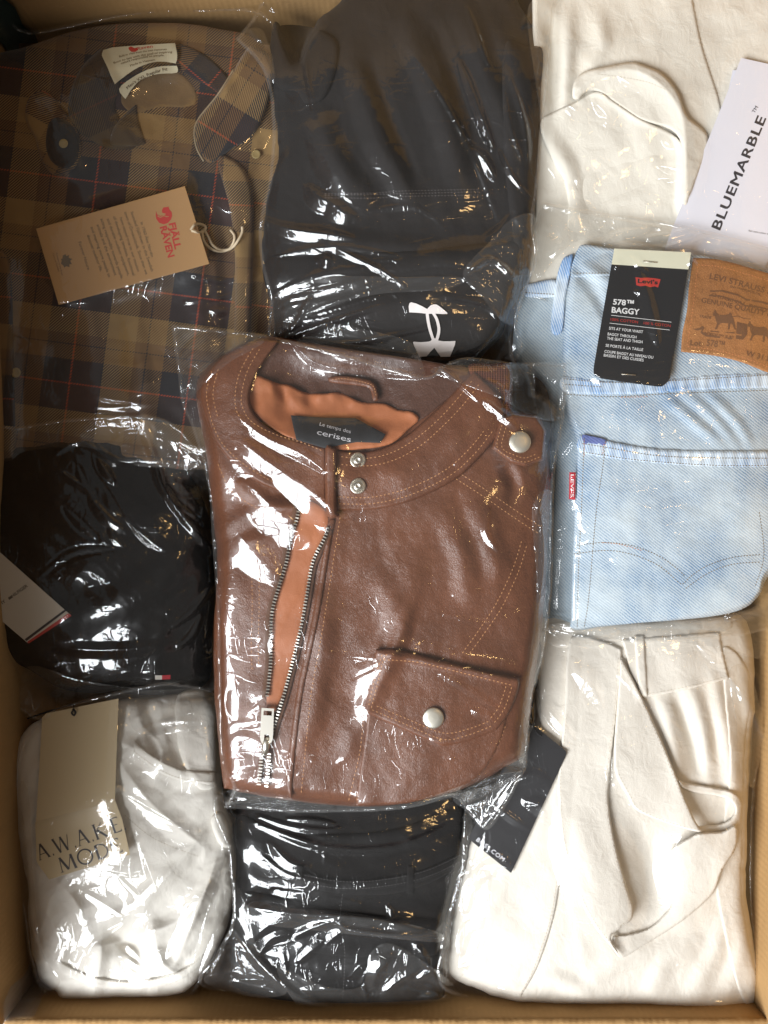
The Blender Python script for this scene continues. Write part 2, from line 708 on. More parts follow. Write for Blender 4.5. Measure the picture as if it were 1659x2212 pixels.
def m_film(name, haze=0.03, refl=1.7, bump=0.35, seed=0.0, fine=1.0, tint=(0.975, 0.972, 0.965), crease=0.35):
    s = NT(name)
    mp = s.n("ShaderNodeMapping", {0: s.uv, 1: (seed, seed * 1.7, 0)}).outputs[0]
    # slight waviness and short sharp crinkles of the thin film
    n1 = s.noise(2.2 * fine, 2, 0.5, mp, dist=0.8)
    r1 = s.math('ABSOLUTE', s.math('SUBTRACT', n1, 0.5))
    n2 = s.noise(6.0 * fine, 2, 0.5, mp, (0.6, 1.6, 1, 0.6), dist=0.6)
    r2 = s.math('ABSOLUTE', s.math('SUBTRACT', n2, 0.5))
    msk = s.n("ShaderNodeMapRange", {0: s.noise(0.9, 2, 0.5, mp), 1: 0.42, 2: 0.62}).outputs[0]
    h = s.math('ADD', s.math('MULTIPLY', r1, 1.0), s.math('MULTIPLY', s.math('MULTIPLY', r2, 0.45), msk))
    # hair-thin sharp creases
    c1 = s.math('POWER', s.math('SUBTRACT', 1.0, s.math('MULTIPLY', s.math('ABSOLUTE', s.math('SUBTRACT', s.noise(1.3, 1, 0.5, mp, (0.5, 1.5, 1, 0.9), dist=0.5), 0.5)), 2.0)), 40.0)
    c2 = s.math('POWER', s.math('SUBTRACT', 1.0, s.math('MULTIPLY', s.math('ABSOLUTE', s.math('SUBTRACT', s.noise(2.4, 1, 0.5, mp, (1.5, 0.5, 1, 0.5), dist=0.7), 0.5)), 2.0)), 50.0)
    cl = s.math('MULTIPLY', s.math('MAXIMUM', c1, c2), s.n("ShaderNodeMapRange", {0: s.noise(1.1, 2, 0.5, mp), 1: 0.45, 2: 0.55}).outputs[0])
    nr = s.bump(h, bump, 0.006)
    nr = s.bump(cl, crease, 0.0016, nr)
    tr = s.n("ShaderNodeBsdfTransparent", {0: (*tint, 1)})
    g1 = s.n("ShaderNodeBsdfGlossy", {"Color": (1, 1, 1, 1), "Roughness": 0.075, "Normal": nr})
    g2 = s.n("ShaderNodeBsdfGlossy", {"Color": (1, 1, 1, 1), "Roughness": 0.30, "Normal": nr})
    gl = s.n("ShaderNodeMixShader", {0: 0.22, 1: g1.outputs[0], 2: g2.outputs[0]})
    hz = s.n("ShaderNodeBsdfDiffuse", {"Color": (0.85, 0.85, 0.84, 1)})
    lw = s.n("ShaderNodeLayerWeight", {"Blend": 0.5, "Normal": nr}).outputs["Facing"]
    fr = s.math('ADD', s.math('MULTIPLY', s.math('POWER', lw, 4.0), 0.45), 0.045 * refl)
    fr = s.math('MINIMUM', fr, 0.9)
    hz_f = s.math('ADD', s.math('MULTIPLY', s.math('POWER', lw, 2.0), haze * 3), haze)
    a = s.n("ShaderNodeMixShader", {0: hz_f, 1: tr.outputs[0], 2: hz.outputs[0]})
    b = s.n("ShaderNodeMixShader", {0: fr, 1: a.outputs[0], 2: gl.outputs[0]})
    s.t.links.new(b.outputs[0], s.out.inputs[0])
    return s.m


def m_cloth(name, col, var=0.12, rough=0.85, weave=40.0, wstr=0.25, sheen=0.15, spec=0.3, wrinkle=0.4):
    s = NT(name)
    n = s.noise(1.5, 3)
    c2 = tuple(x * (1 - var) for x in col)
    c = s.mix(s.n("ShaderNodeMapRange", {0: n, 1: 0.3, 2: 0.7}).outputs[0], col, c2)
    fz = s.noise(70, 2)
    c = s.mix(s.math('MULTIPLY', fz, 0.3), c, tuple(x * 0.8 for x in col))
    h = s.math('ADD', s.math('MULTIPLY', s.noise(weave, 2), 0.12), s.math('ADD', s.math('MULTIPLY', s.noise(2.6, 3, 0.5, dist=0.6), wrinkle), s.math('MULTIPLY', s.noise(9.0, 3, 0.55, None, (1, 0.5, 1, 0.7), dist=0.5), wrinkle * 0.22)))
    return s.pbr(c, rough, s.bump(h, wstr, 0.006), spec=spec, sheen=sheen)


def m_leather(name, col, rough=0.38):
    s = NT(name)
    big = s.noise(0.9, 3)
    c = s.mix(s.n("ShaderNodeMapRange", {0: big, 1: 0.3, 2: 0.7}).outputs[0], col, tuple(x * 0.72 for x in col))
    ed = s.n("ShaderNodeTexVoronoi", {"Vector": s.n("ShaderNodeMapping", {0: s.uv, 3: (1, 0.8, 1)}).outputs[0], "Scale": 26.0, "Randomness": 1.0}, feature='DISTANCE_TO_EDGE').outputs["Distance"]
    gr = s.math('MINIMUM', s.math('MULTIPLY', ed, 3.0), 0.6)
    h = s.math('ADD', s.math('MULTIPLY', gr, 0.055), s.math('MULTIPLY', s.noise(5.5, 4, 0.6, dist=0.8), 0.25))
    rg = s.math('ADD', s.math('MULTIPLY', s.noise(4, 3), 0.2), rough - 0.1)
    dots = s.n("ShaderNodeMapRange", {0: gr, 1: 0.0, 2: 0.35, 3: 0.72, 4: 1.0}).outputs[0]
    c = s.mix(1.0, c, s.n("ShaderNodeCombineColor", {0: dots, 1: dots, 2: dots}).outputs[0], 'MULTIPLY')
    return s.pbr(c, rg, s.bump(h, 0.6, 0.004), spec=0.5)


def m_denim(name, dirx=(0.62, 0.78), light=(0.62, 0.69, 0.72), dark=(0.13, 0.23, 0.38), fade=0.5):
    s = NT(name)
    wv = s.noise(3, 2)
    ph = s.math('ADD', s.math('MULTIPLY', s.dot(s.uv, (dirx[0], dirx[1], 0)), 2 * math.pi / 0.052), s.math('MULTIPLY', wv, 5.0))
    st = s.math('ADD', s.math('MULTIPLY', s.math('SINE', ph), 0.5), 0.5)
    br = s.noise(38, 2, 0.6, None, (1, 0.45, 1, 0.9))
    st2 = s.math('ADD', s.math('MULTIPLY', st, 0.42), s.math('MULTIPLY', br, 0.55))
    big = s.noise(0.75, 4, 0.55)
    big2 = s.noise(2.6, 3, 0.5, None, (1, 0.35, 1, 0.2))
    f = s.math('ADD', st2, s.math('MULTIPLY', s.math('SUBTRACT', s.math('ADD', s.math('MULTIPLY', big, 1.2), s.math('MULTIPLY', big2, 0.5)), 0.85), fade * 1.6))
    c = s.ramp(f, [(0.12, dark), (0.42, tuple((a + b * 1.4) / 2.4 for a, b in zip(dark, light))), (0.85, light)])
    h = s.math('ADD', s.math('MULTIPLY', st, 0.5), s.math('MULTIPLY', s.noise(30, 2), 0.5))
    return s.pbr(c, 0.9, s.bump(h, 0.35, 0.0006), spec=0.2, sheen=0.1)


def m_plaid(name, k=1.0):
    s = NT(name)
    sep = s.n("ShaderNodeSeparateXYZ", {0: s.uv})
    P = 2.55
    stops = [(0.0, (0.33, 0.205, 0.08)), (0.245, (0.20, 0.11, 0.045)), (0.34, (0.028, 0.026, 0.03)), (0.355, (0.20, 0.11, 0.045)),
             (0.50, (0.022, 0.024, 0.032)), (0.725, (0.45, 0.07, 0.03)), (0.742, (0.045, 0.022, 0.022)), (0.985, (0.022, 0.024, 0.032))]
    cx = s.ramp(s.math('FRACT', s.math('DIVIDE', sep.outputs[0], P)), stops, 'CONSTANT')
    cy = s.ramp(s.math('FRACT', s.math('DIVIDE', sep.outputs[1], P * 0.86)), stops, 'CONSTANT')
    ph = s.math('MULTIPLY', s.dot(s.uv, (0.75, 0.66, 0)), 2 * math.pi / 0.046)
    tw = s.math('GREATER_THAN', s.math('SINE', ph), 0.0)
    c = s.mix(tw, cx, cy)
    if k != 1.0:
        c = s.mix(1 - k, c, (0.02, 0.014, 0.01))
    n = s.noise(60, 3)
    c = s.mix(s.math('MULTIPLY', n, 0.35), c, (0.05, 0.04, 0.03))
    c = s.mix(s.math('MULTIPLY', s.noise(1.3, 3), 0.2), c, (0.03, 0.022, 0.015))
    h = s.math('ADD', s.math('MULTIPLY', tw, 0.2), s.noise(45, 3))
    return s.pbr(c, 0.95, s.bump(h, 0.4, 0.0007), spec=0.1, sheen=0.2)


def m_board(name, col=(0.46, 0.275, 0.115)):
    s = NT(name)
    n = s.noise(0.8, 4, 0.6)
    fib = s.noise(22, 3, 0.6, None, (1, 0.25, 1))
    c = s.mix(n, col, tuple(x * 0.80 for x in col))
    c = s.mix(s.math('MULTIPLY', fib, 0.35), c, tuple(x * 0.72 for x in col))
    sc = s.n("ShaderNodeMapRange", {0: s.noise(3.0, 5, 0.7, None, (0.6, 2.2, 1)), 1: 0.60, 2: 0.72}).outputs[0]
    c = s.mix(s.math('MULTIPLY', sc, 0.5), c, tuple(min(1, x * 1.35) for x in col))
    cor = s.math('SINE', s.math('MULTIPLY', s.n("ShaderNodeSeparateXYZ", {0: s.uv}).outputs[0], 2 * math.pi / 0.14))
    h = s.math('ADD', s.math('MULTIPLY', cor, 0.10), s.math('ADD', s.math('MULTIPLY', s.noise(2.2, 3), 0.9), s.math('MULTIPLY', s.noise(9.0, 4, 0.65), 0.35)))
    return s.pbr(c, 0.88, s.bump(h, 0.22, 0.003), spec=0.2)


def m_paper(name, col, spk=0.12, rough=0.7):
    s = NT(name)
    n = s.noise(3, 3); f = s.noise(55, 3, 0.7)
    c = s.mix(s.math('MULTIPLY', f, spk * 3), col, tuple(x * 0.7 for x in col))
    c = s.mix(s.math('MULTIPLY', n, spk), c, tuple(x * 0.75 for x in col))
    return s.pbr(c, rough, s.bump(f, 0.1, 0.0004), spec=0.35)


def m_print(name, col, rough=0.6, metal=0.0):
    s = NT(name)
    n = s.noise(40, 2)
    c = s.mix(s.math('MULTIPLY', n, 0.25), col, tuple(x * 0.8 for x in col))
    return s.pbr(c, rough, metal=metal)


def m_metal(name, col=(0.72, 0.68, 0.60), rough=0.28):
    s = NT(name)
    n = s.n("ShaderNodeTexNoise", {"Scale": 900.0}).outputs["Fac"]
    return s.pbr(col, s.math('ADD', s.math('MULTIPLY', n, 0.15), rough), metal=1.0)


def m_knit(name, col):
    s = NT(name)
    sep = s.n("ShaderNodeSeparateXYZ", {0: s.uv})
    a = s.math('SINE', s.math('MULTIPLY', sep.outputs[0], 2 * math.pi / 0.055))
    b = s.math('SINE', s.math('MULTIPLY', sep.outputs[1], 2 * math.pi / 0.04))
    h = s.math('ADD', a, s.math('MULTIPLY', b, 0.6))
    c = s.mix(s.math('ADD', s.math('MULTIPLY', h, 0.2), 0.5), tuple(x * 0.55 for x in col), col)
    return s.pbr(c, 0.9, s.bump(h, 0.5, 0.0008), spec=0.2)


M = {}
M['board'] = m_board("cardboard")
M['leather'] = m_leather("brown_leather", (0.170, 0.060, 0.027))
M['leather_in'] = m_leather("brown_leather_facing", (0.105, 0.046, 0.030))
M['lining'] = m_cloth("orange_lining", (0.44, 0.15, 0.06), 0.15, 0.5, 50, 0.3, 0.0, 0.4, 0.35)
M['thread_tan'] = m_print("tan_thread", (0.52, 0.25, 0.10))
M['knit'] = m_knit("brown_rib_knit", (0.17, 0.05, 0.025))
M['metal'] = m_metal("nickel")
M['brass'] = m_metal("pale_nickel", (0.74, 0.70, 0.60), 0.34)
M['charcoal'] = m_cloth("charcoal_jersey", (0.020, 0.0175, 0.017), 0.25, 0.9, 60, 0.35, 0.03, 0.15, 0.5)
M['black'] = m_cloth("black_cloth", (0.009, 0.008, 0.008), 0.3, 0.9, 60, 0.35, 0.02, 0.15, 0.6)
M['blackest'] = m_cloth("soft_black_cloth", (0.007, 0.0055, 0.005), 0.3, 0.95, 60, 0.35, 0.0, 0.1, 0.6)
M['white_a'] = m_cloth("white_cotton", (0.80, 0.765, 0.70), 0.06, 0.9, 60, 0.35, 0.0, 0.15, 0.7)
M['white_b'] = m_cloth("cream_crepe", (0.82, 0.775, 0.68), 0.05, 0.9, 50, 0.32, 0.0, 0.15, 0.7)
M['white_c'] = m_cloth("ivory_twill", (0.80, 0.745, 0.66), 0.05, 0.9, 50, 0.32, 0.0, 0.15, 0.7)
M['thread_white'] = m_print("ivory_thread", (0.50, 0.42, 0.31))
M['plaid'] = m_plaid("plaid_flannel")
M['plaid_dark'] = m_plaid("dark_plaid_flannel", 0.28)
M['shirt_dark'] = m_cloth("navy_flannel", (0.022, 0.019, 0.019), 0.3, 0.95, 45, 0.4, 0.2, 0.1, 0.6)
M['denim'] = m_denim("washed_denim")
M['denim_b'] = m_denim("washed_denim_side", (0.70, 0.71), (0.50, 0.56, 0.58), (0.18, 0.27, 0.38), 0.3)
M['denim_edge'] = m_denim("frayed_denim", (0.95, 0.3), (0.66, 0.74, 0.80), (0.16, 0.30, 0.55), 1.0)
M['indigo'] = m_denim("unfaded_denim", (0.6, 0.8), (0.16, 0.20, 0.42), (0.06, 0.08, 0.25), 0.5)
M['thread_denim'] = m_print("grey_tan_thread", (0.20, 0.165, 0.12))
M['thread_orange'] = m_print("orange_thread", (0.55, 0.20, 0.07))
M['patch'] = m_leather("tan_leather_patch", (0.47, 0.20, 0.065), 0.5)
M['patch_ink'] = m_print("debossed_brown", (0.19, 0.085, 0.035))
M['kraft'] = m_paper("kraft_card", (0.48, 0.27, 0.11), 0.22)
M['manila'] = m_paper("beige_card", (0.60, 0.48, 0.30), 0.12)
M['white_card'] = m_paper("white_card", (0.80, 0.80, 0.88), 0.04, 0.5)
M['grey_card'] = m_paper("pale_grey_card", (0.62, 0.57, 0.49), 0.1, 0.5)
M['black_card'] = m_paper("black_card", (0.016, 0.016, 0.018), 0.1, 0.38)
M['dark_card'] = m_paper("dark_card", (0.014, 0.013, 0.015), 0.1, 0.4)
M['cream_card'] = m_paper("cream_card", (0.76, 0.75, 0.58), 0.04)
M['ink'] = m_print("black_ink", (0.03, 0.028, 0.035))
M['ink_brown'] = m_print("brown_ink", (0.13, 0.085, 0.04))
M['ink_grey'] = m_print("grey_ink", (0.12, 0.11, 0.10))
M['ink_red'] = m_print("red_ink", (0.50, 0.035, 0.025))
M['ink_white'] = m_print("white_ink", (0.82, 0.82, 0.82))
M['ink_silver'] = m_print("silver_ink", (0.75, 0.75, 0.8))
M['red_cloth'] = m_print("red_woven_tape", (0.48, 0.02, 0.035), 0.8)
M['label_cream'] = m_paper("cream_woven_label", (0.66, 0.60, 0.42), 0.15, 0.9)
M['label_dark'] = m_cloth("dark_woven_label", (0.035, 0.035, 0.037), 0.1, 0.8, 80, 0.2, 0.0)
M['string'] = m_print("cream_cotton_string", (0.62, 0.50, 0.34), 0.9)
M['string_black'] = m_print("black_cord", (0.012, 0.012, 0.014), 0.6)
M['button'] = m_print("olive_button", (0.30, 0.22, 0.09), 0.35)
M['tape'] = m_print("dark_green_tape", (0.02, 0.035, 0.03), 0.4)
# ---------------------------------------------------------------- the cardboard box
XL, XR, YB, YT = -0.3045, 0.3085, -0.409, 0.4165
TRX, TRY = 0.350, 0.4600
TLX = -0.326
FLOOR, RIM = -0.16, -0.0245
TW = 0.005


def board_panel(name, p0, ax, ay, n, nx=24, ny=24, bulge=0.0015, seed=0, parent=None, thick=TW):
    """corrugated panel: origin p0, edges ax and ay, inner face normal n"""
    p0 = np.array(p0, float); ax = np.array(ax, float); ay = np.array(ay, float); n = np.array(n, float)
    vs = []; uv = []
    for j in range(ny + 1):
        for i in range(nx + 1):
            a = i / nx; b = j / ny
            w = math.sin(math.pi * a) * math.sin(math.pi * b)
            dz = bulge * w * float(gn(np.array(a * 5.0), np.array(b * 4.0), seed)) * 2
            vs.append(p0 + ax * a + ay * b + n * dz)
            uv.append((a * np.linalg.norm(ax) / 0.03617, b * np.linalg.norm(ay) / 0.03617))
    idx = np.arange((nx + 1) * (ny + 1)).reshape(ny + 1, nx + 1)
    f = np.stack([idx[:-1, :-1].ravel(), idx[:-1, 1:].ravel(), idx[1:, 1:].ravel(), idx[1:, :-1].ravel()], 1)
    if np.dot(np.cross(ax, ay), n) < 0:
        f = f[:, ::-1]
    me = mesh_from(name, np.array(vs), np.ascontiguousarray(f), True, np.array(uv))
    o = link(name, me, M['board'], parent)
    m = o.modifiers.new("thick", 'SOLIDIFY'); m.thickness = thick; m.offset = -1
    return o


tbl = mesh_from("table_top", np.array([(-2.5, -2.5, FLOOR - 0.012), (2.5, -2.5, FLOOR - 0.012), (2.5, 2.5, FLOOR - 0.012), (-2.5, 2.5, FLOOR - 0.012)]), [(0, 1, 2, 3)], False)
tag(link("ground", tbl, m_paper("grey_floor", (0.30, 0.27, 0.24), 0.1)), kind="structure")

box = thing("cardboard_box", "open brown corrugated cardboard box holding all the bagged clothes", "box", 829.5, 1106, FLOOR * 1000 - 6)
HW = 0.20     # the left side and the back with their flaps standing up
board_panel("bottom_panel", (TLX, YB, FLOOR), (TRX - TLX, 0, 0), (0, TRY - YB, 0), (0, 0, 1), parent=box)
board_panel("side_wall", (XL, YB, FLOOR), (TLX - XL, YT - YB, 0), (0, 0, 0.045 - FLOOR), (1, 0, 0), seed=3, parent=box, bulge=0.003)
board_panel("side_wall", (XR, YB, FLOOR), (TRX - XR, TRY - YB, 0), (0, 0, 0.045 - FLOOR), (-1, 0, 0), seed=4, parent=box, bulge=0.002)
board_panel("end_wall", (TLX, YT, FLOOR), (TRX - TLX, TRY - YT, 0), (0, 0, 0.045 - FLOOR), (0, -1, 0), seed=5, parent=box, bulge=0.004)
board_panel("end_wall", (XL, YB, FLOOR), (XR - XL, 0, 0), (0, 0, RIM - FLOOR), (0, 1, 0), seed=6, parent=box, bulge=0.002)
# raised flaps, leaning out a little
board_panel("flap", (XL - 0.001, YB + 0.01, 0.047), (TLX - XL, YT - YB - 0.02, 0), (-0.03, 0, HW - 0.047), (1, 0, 0.1), seed=13, parent=box)
board_panel("flap", (TLX + 0.01, YT + 0.001, 0.047), (TRX - TLX - 0.02, TRY - YT, 0), (0, 0.05, 0.14 - 0.047), (0, -1, 0.1), seed=15, parent=box)
board_panel("flap", (XR + 0.001, YB + 0.01, 0.047), (TRX - XR, TRY - YB - 0.02, 0), (0.20, 0, -0.02), (0, 0, 1), seed=14, parent=box)


def crease_flap():
    """front flap folded outwards: a crushed, slightly ragged crease and the flap falling away"""
    nx, ny = 240, 14
    vs = []; uv = []
    for j in range(ny + 1):
        for i in range(nx + 1):
            x = XL - 0.001 + (XR - XL + 0.002) * i / nx
            t = j / ny
            rag = 0.0011 * float(gn(np.array(x * 120.0), np.array(0.5), 33)) + 0.0006 * math.sin(x * 2 * math.pi / 0.0049)
            if t < 0.35:
                a = t / 0.35 * math.pi * 0.55
                y = YB + 0.0005 + rag * 0.9 - 0.004 * (1 - math.cos(a)); z = RIM + 0.0005 + 0.0032 * math.sin(a) + rag * 0.5
            else:
                q = (t - 0.35) / 0.65
                y = YB - 0.0048 - q * 0.12 + rag * 0.4; z = RIM + 0.0030 - q * 0.02 + 0.0002 * math.sin(x * 2 * math.pi / 0.0049)
            vs.append((x, y, z)); uv.append((x / 0.03617, (t * 0.12) / 0.03617))
    idx = np.arange((nx + 1) * (ny + 1)).reshape(ny + 1, nx + 1)
    f = np.stack([idx[:-1, :-1].ravel(), idx[1:, :-1].ravel(), idx[1:, 1:].ravel(), idx[:-1, 1:].ravel()], 1)
    return link("flap", mesh_from("flap", np.array(vs), f, True, np.array(uv)), M['board'], box)


crease_flap()
# packing tape caught in the two left corners
for (x, y, s1, nm) in ((TLX + 0.001, YT, -1, 0), (XL, YB, 1, 1)):
    vs = []
    for k in range(9):
        z = -0.11 + 0.12 * k / 8 + (0.012 if nm == 0 else -0.022 + 0.0)
        w = 0.022 + 0.003 * math.sin(k * 2.1)
        vs += [(x + 0.0022, y + s1 * w, z), (x + 0.0035, y + s1 * 0.0035, z + 0.002), (x + w * 0.9, y + s1 * 0.0022, z)]
    fs = []
    for k in range(8):
        for c in (0, 1):
            a = k * 3 + c
            fs.append((a, a + 1, a + 4, a + 3))
    tp = link("packing_tape", mesh_from("packing_tape", np.array(vs), fs, True), None, box)
    tp.data.materials.append(M['tape'] if nm == 0 else m_film("tape_film", 0.04, 1.6, 0.3, 3.0))
T[:] = np.maximum(T, -85.0)
# ---------------------------------------------------------------- film bags
def bag(name, label, outline, mat, folds=(), rid=(), gap=1.2, crump=(2.0, 0.8), seed=1, level=-60, mask=None, ang=25, step=3.0, dil=4, bl=5, extra=None, flaps=(), calm=()):
    """clear film bag lying over what is in it: spans hollows, with authored folds (bright side towards the window) and random creases"""
    A = np.maximum(T, level)
    B = blur(blur(dilate(A, dil), bl), bl)
    B = np.maximum(B, A) + gap
    B = blur(B, 1)
    B = np.maximum(B, A + 0.5)
    B2 = blur(blur(dilate(B, 2), 6), 6) + 0.5
    poly = spline(outline, 8, True)

    def grad(u, v):
        k = np.array([u - 9.0, u + 9.0, u, u]); l = np.array([v, v, v - 9.0, v + 9.0])
        z_ = samp(B2, k, l)
        return np.array([z_[1] - z_[0], z_[3] - z_[2]]) / 18.0 / 0.3617

    def zf(U, V):
        z = samp(B, U, V)
        wx = U + 26 * gn(U / 110.0, V / 110.0, seed + 5); wy = V + 26 * gn(U / 110.0, V / 110.0, seed + 6)
        a, b = rot(wx, wy, ang)
        h = 0.75 * crump[0] * ridged(a / 170.0, b / 95.0, seed) + 0.40 * crump[1] * ridged(a / 75.0 + 3, b / 34.0, seed + 1)
        a2, b2 = rot(wx, wy, ang + 70)
        h = h + crump[1] * 0.32 * ridged(a2 / 120.0 + 9, b2 / 40.0, seed + 2)
        if mask is not None:
            h = h * mask(U, V)
        f = np.zeros_like(z); fm = np.zeros_like(z)
        for q in folds:
            a_, b_ = hl(U, V, *q, grad=grad)
            f = np.maximum(f, a_); fm = np.maximum(fm, b_)
        for (cu, cv, ru, rv) in calm:
            fm = np.maximum(fm, np.exp(-(((U - cu) / ru) ** 4 + ((V - cv) / rv) ** 4)))
        z = z * (1 - fm) + np.maximum(samp(B2, U, V), z) * fm
        h = h * (1 - 0.85 * fm)
        for q in rid:
            f = np.maximum(f, ridge(U, V, *q))
        if extra is not None:
            f = f + extra(U, V)
        return z + h + f
    root = thing(name, label, "plastic bag", poly[:, 0].mean(), poly[:, 1].max(), level, "clear plastic bags around the clothes")
    fl = sheet("film", outline, zf, mat, root, step=step, put=True, wob=1.5)
    # welded edge of the bag: a narrow doubled strip
    p = poly + 1.5 * np.stack([gn(poly[:, 0] / 37.0, poly[:, 1] / 37.0, 91), gn(poly[:, 0] / 37.0, poly[:, 1] / 37.0, 93)], 1)
    p = close(p)
    seg = np.hypot(*(p[1:] - p[:-1]).T); L = np.concatenate([[0], np.cumsum(seg)])
    ss = np.arange(0, L[-1], 4.0)
    q = np.stack([np.interp(ss, L, p[:, 0]), np.interp(ss, L, p[:, 1])], 1)
    d = np.roll(q, -1, 0) - np.roll(q, 1, 0); d /= np.maximum(np.hypot(d[:, 0], d[:, 1])[:, None], 1e-6)
    nr = np.stack([-d[:, 1], d[:, 0]], 1)
    c = q.mean(0)
    sgn = np.sign(((q - c) * nr).sum(1).mean())
    nr = nr * sgn
    rows = []
    Tb = blur(T, 2)
    for k, (o_, hh) in enumerate(((-5.0, 0.7), (-2.5, 1.5), (0.5, 0.9), (3.0, 0.2))):
        r_ = q + nr * o_
        z = samp(Tb, q[:, 0] - nr[:, 0] * 2, q[:, 1] - nr[:, 1] * 2) + 1.0 + hh + 0.7 * gn(ss / 17.0, np.full_like(ss, k * 0.3), seed + 40)
        rows.append(W3(r_[:, 0], r_[:, 1], z))
    co = np.concatenate(rows)
    n = len(q)
    i = np.arange(n)
    f = np.concatenate([np.stack([k * n + i, k * n + (i + 1) % n, (k + 1) * n + (i + 1) % n, (k + 1) * n + i], 1) for k in range(3)])
    uv = np.stack([co[:, 0] * 27.6, co[:, 1] * 27.6], 1)
    link("seam", mesh_from("seam", co, f, True, uv), M['film_seam'], root)
    # loose doubled parts of the bag lying over it
    for k_, fo in enumerate(flaps):
        pts, lift = fo[0], fo[1]
        base = follow(0.0, 3)
        zt_ = samp(T, TU, TV)
        a_ = fo[2] if len(fo) > 2 else 20 + 50 * k_

        def ff(U, V, base=base, lift=lift, a_=a_, k_=k_):
            aa, bb = rot(U + 14 * gn(U / 60.0, V / 60.0, seed + 60 + k_), V + 14 * gn(U / 60.0, V / 60.0, seed + 61), a_)
            h_ = 2.2 * ridged(aa / 130.0, bb / 48.0, seed + 62 + k_) + 0.8 * ridged(aa / 60.0, bb / 22.0, seed + 63 + k_)
            return np.maximum(base(U, V), samp(T, U, V) + 0.2) + lift + h_
        sheet("loose_flap", pts, ff, M['film_flap'], root, step=3.0, put=True, wob=1.0, r=4, drop=0.6)
    return root


M['film_flap'] = m_film("doubled_film", 0.014, 2.0, 0.08, 13.0)
M['film'] = m_film("clear_film", 0.006, 1.4, 0.06, 0.0, crease=0.16)
M['film_b'] = m_film("clear_film_crinkled", 0.006, 1.35, 0.06, 5.0, 1.2, crease=0.2)
M['film_dusty'] = m_film("cloudy_film", 0.05, 1.7, 0.1, 9.0)
M['film_seam'] = m_film("film_edge", 0.03, 2.2, 0.1, 2.0, 2.0)


def dome(cu, cv, ru, rv, top, edge, p=2.0):
    def f(U, V):
        q = np.clip((np.abs((U - cu) / ru) ** p + np.abs((V - cv) / rv) ** p), 0, 1.6)
        return edge + (top - edge) * np.clip(1 - q, -0.2, 1)
    return f


# ================================================================ plaid shirt (left top)
def puv(deg, ou=0, ov=0, cu=300, cv=500):
    def f(U, V):
        a, b = rot(U, V, deg, cu, cv)
        return a + ou, b + ov
    return f


def shirt_z(U, V):
    z = dome(300, 520, 420, 640, -40, -56)(U, V)
    z = z + 3.0 * fbm(U / 160.0, V / 160.0, 11) + 1.0 * fbm(U / 45.0, V / 60.0, 12)
    z = z + 2.5 * ridged(U / 260.0 + 0.6 * gn(U / 90., V / 90., 14), V / 110.0 + 0.6 * gn(U / 90., V / 90., 15), 16) - 9 * np.exp(-(((U - 330) / 90.0) ** 2 + ((V - 215) / 75.0) ** 2))       # neck hollow
    z = z - 10 * sstep(-V, -150, -60)
    z = z + ridge(U, V, [(175, 330), (185, 620), (215, 900)], 30, 4, 2) + ridge(U, V, [(400, 380), (425, 620), (450, 900)], 34, 4, 2) + ridge(U, V, [(290, 640), (300, 760), (330, 950)], 30, 3.5, 2) - ridge(U, V, [(480, 400), (490, 650), (500, 900)], 26, 5, 2) - ridge(U, V, [(120, 700), (128, 960)], 22, 3, 2)
    z = z - ridge(U, V, [(560, 330), (575, 600), (580, 900)], 60, 9, 2)
    return z


shirt = thing("plaid_shirt", "brown and navy plaid flannel shirt folded at the top left of the box", "shirt", 300, 940, -60)
o1 = [(-70, 150), (-20, 120), (60, 100), (150, 70), (250, 52), (380, 50), (470, 62), (560, 90), (615, 200), (620, 950), (600, 1010), (-70, 1010), (-70, 1010)]
sheet("shirt_body", o1, shirt_z, M['plaid'], shirt, r=22, drop=9, uvf=puv(7.5, 38, 36))
# yoke inside the neck, light tan
zz = follow(1.2, 2)
sheet("inner_yoke", [(262, 222), (268, 190), (300, 160), (345, 147), (390, 158), (420, 190), (425, 220), (400, 232), (345, 232), (290, 245)], zz,
      m_cloth("tan_flannel_yoke", (0.22, 0.135, 0.06), 0.25, 0.95, 45, 0.4, 0.1, 0.1, 0.5), shirt, r=8, drop=1.5)
# collar rolled dark round the neck
zz = follow(3.2, 3)
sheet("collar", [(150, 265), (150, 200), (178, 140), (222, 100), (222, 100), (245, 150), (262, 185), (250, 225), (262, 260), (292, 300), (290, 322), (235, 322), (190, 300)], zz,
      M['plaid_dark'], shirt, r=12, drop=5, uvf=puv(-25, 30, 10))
zz = follow(3.0, 3)
sheet("collar", [(375, 95), (430, 110), (480, 150), (505, 190), (490, 215), (455, 190), (425, 175), (400, 158), (375, 142)], zz, M['plaid'], shirt, r=10, drop=4, uvf=puv(40, 20, 60))
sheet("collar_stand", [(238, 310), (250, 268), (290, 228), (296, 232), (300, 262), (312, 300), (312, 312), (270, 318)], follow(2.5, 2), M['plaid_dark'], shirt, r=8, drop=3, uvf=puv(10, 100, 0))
# right collar flap with its tan band
zz = follow(6.5, 4)
cf = [(540, 100), (575, 112), (590, 170), (570, 250), (540, 300), (505, 318), (470, 345), (448, 350), (425, 320), (420, 285), (430, 255), (470, 205), (505, 150)]
sheet("collar_flap", cf, zz, M['plaid'], shirt, r=9, drop=6, uvf=puv(-58, 5, 72, 500, 220))
tube("piping", np.c_[spline([(505, 150), (470, 205), (430, 255), (420, 285), (425, 320), (440, 348)], 8), zz(*spline([(505, 150), (470, 205), (430, 255), (420, 285), (425, 320), (440, 348)], 8).T) - 3.0], 0.0008,
     m_print("pale_piping", (0.32, 0.25, 0.16)), shirt)
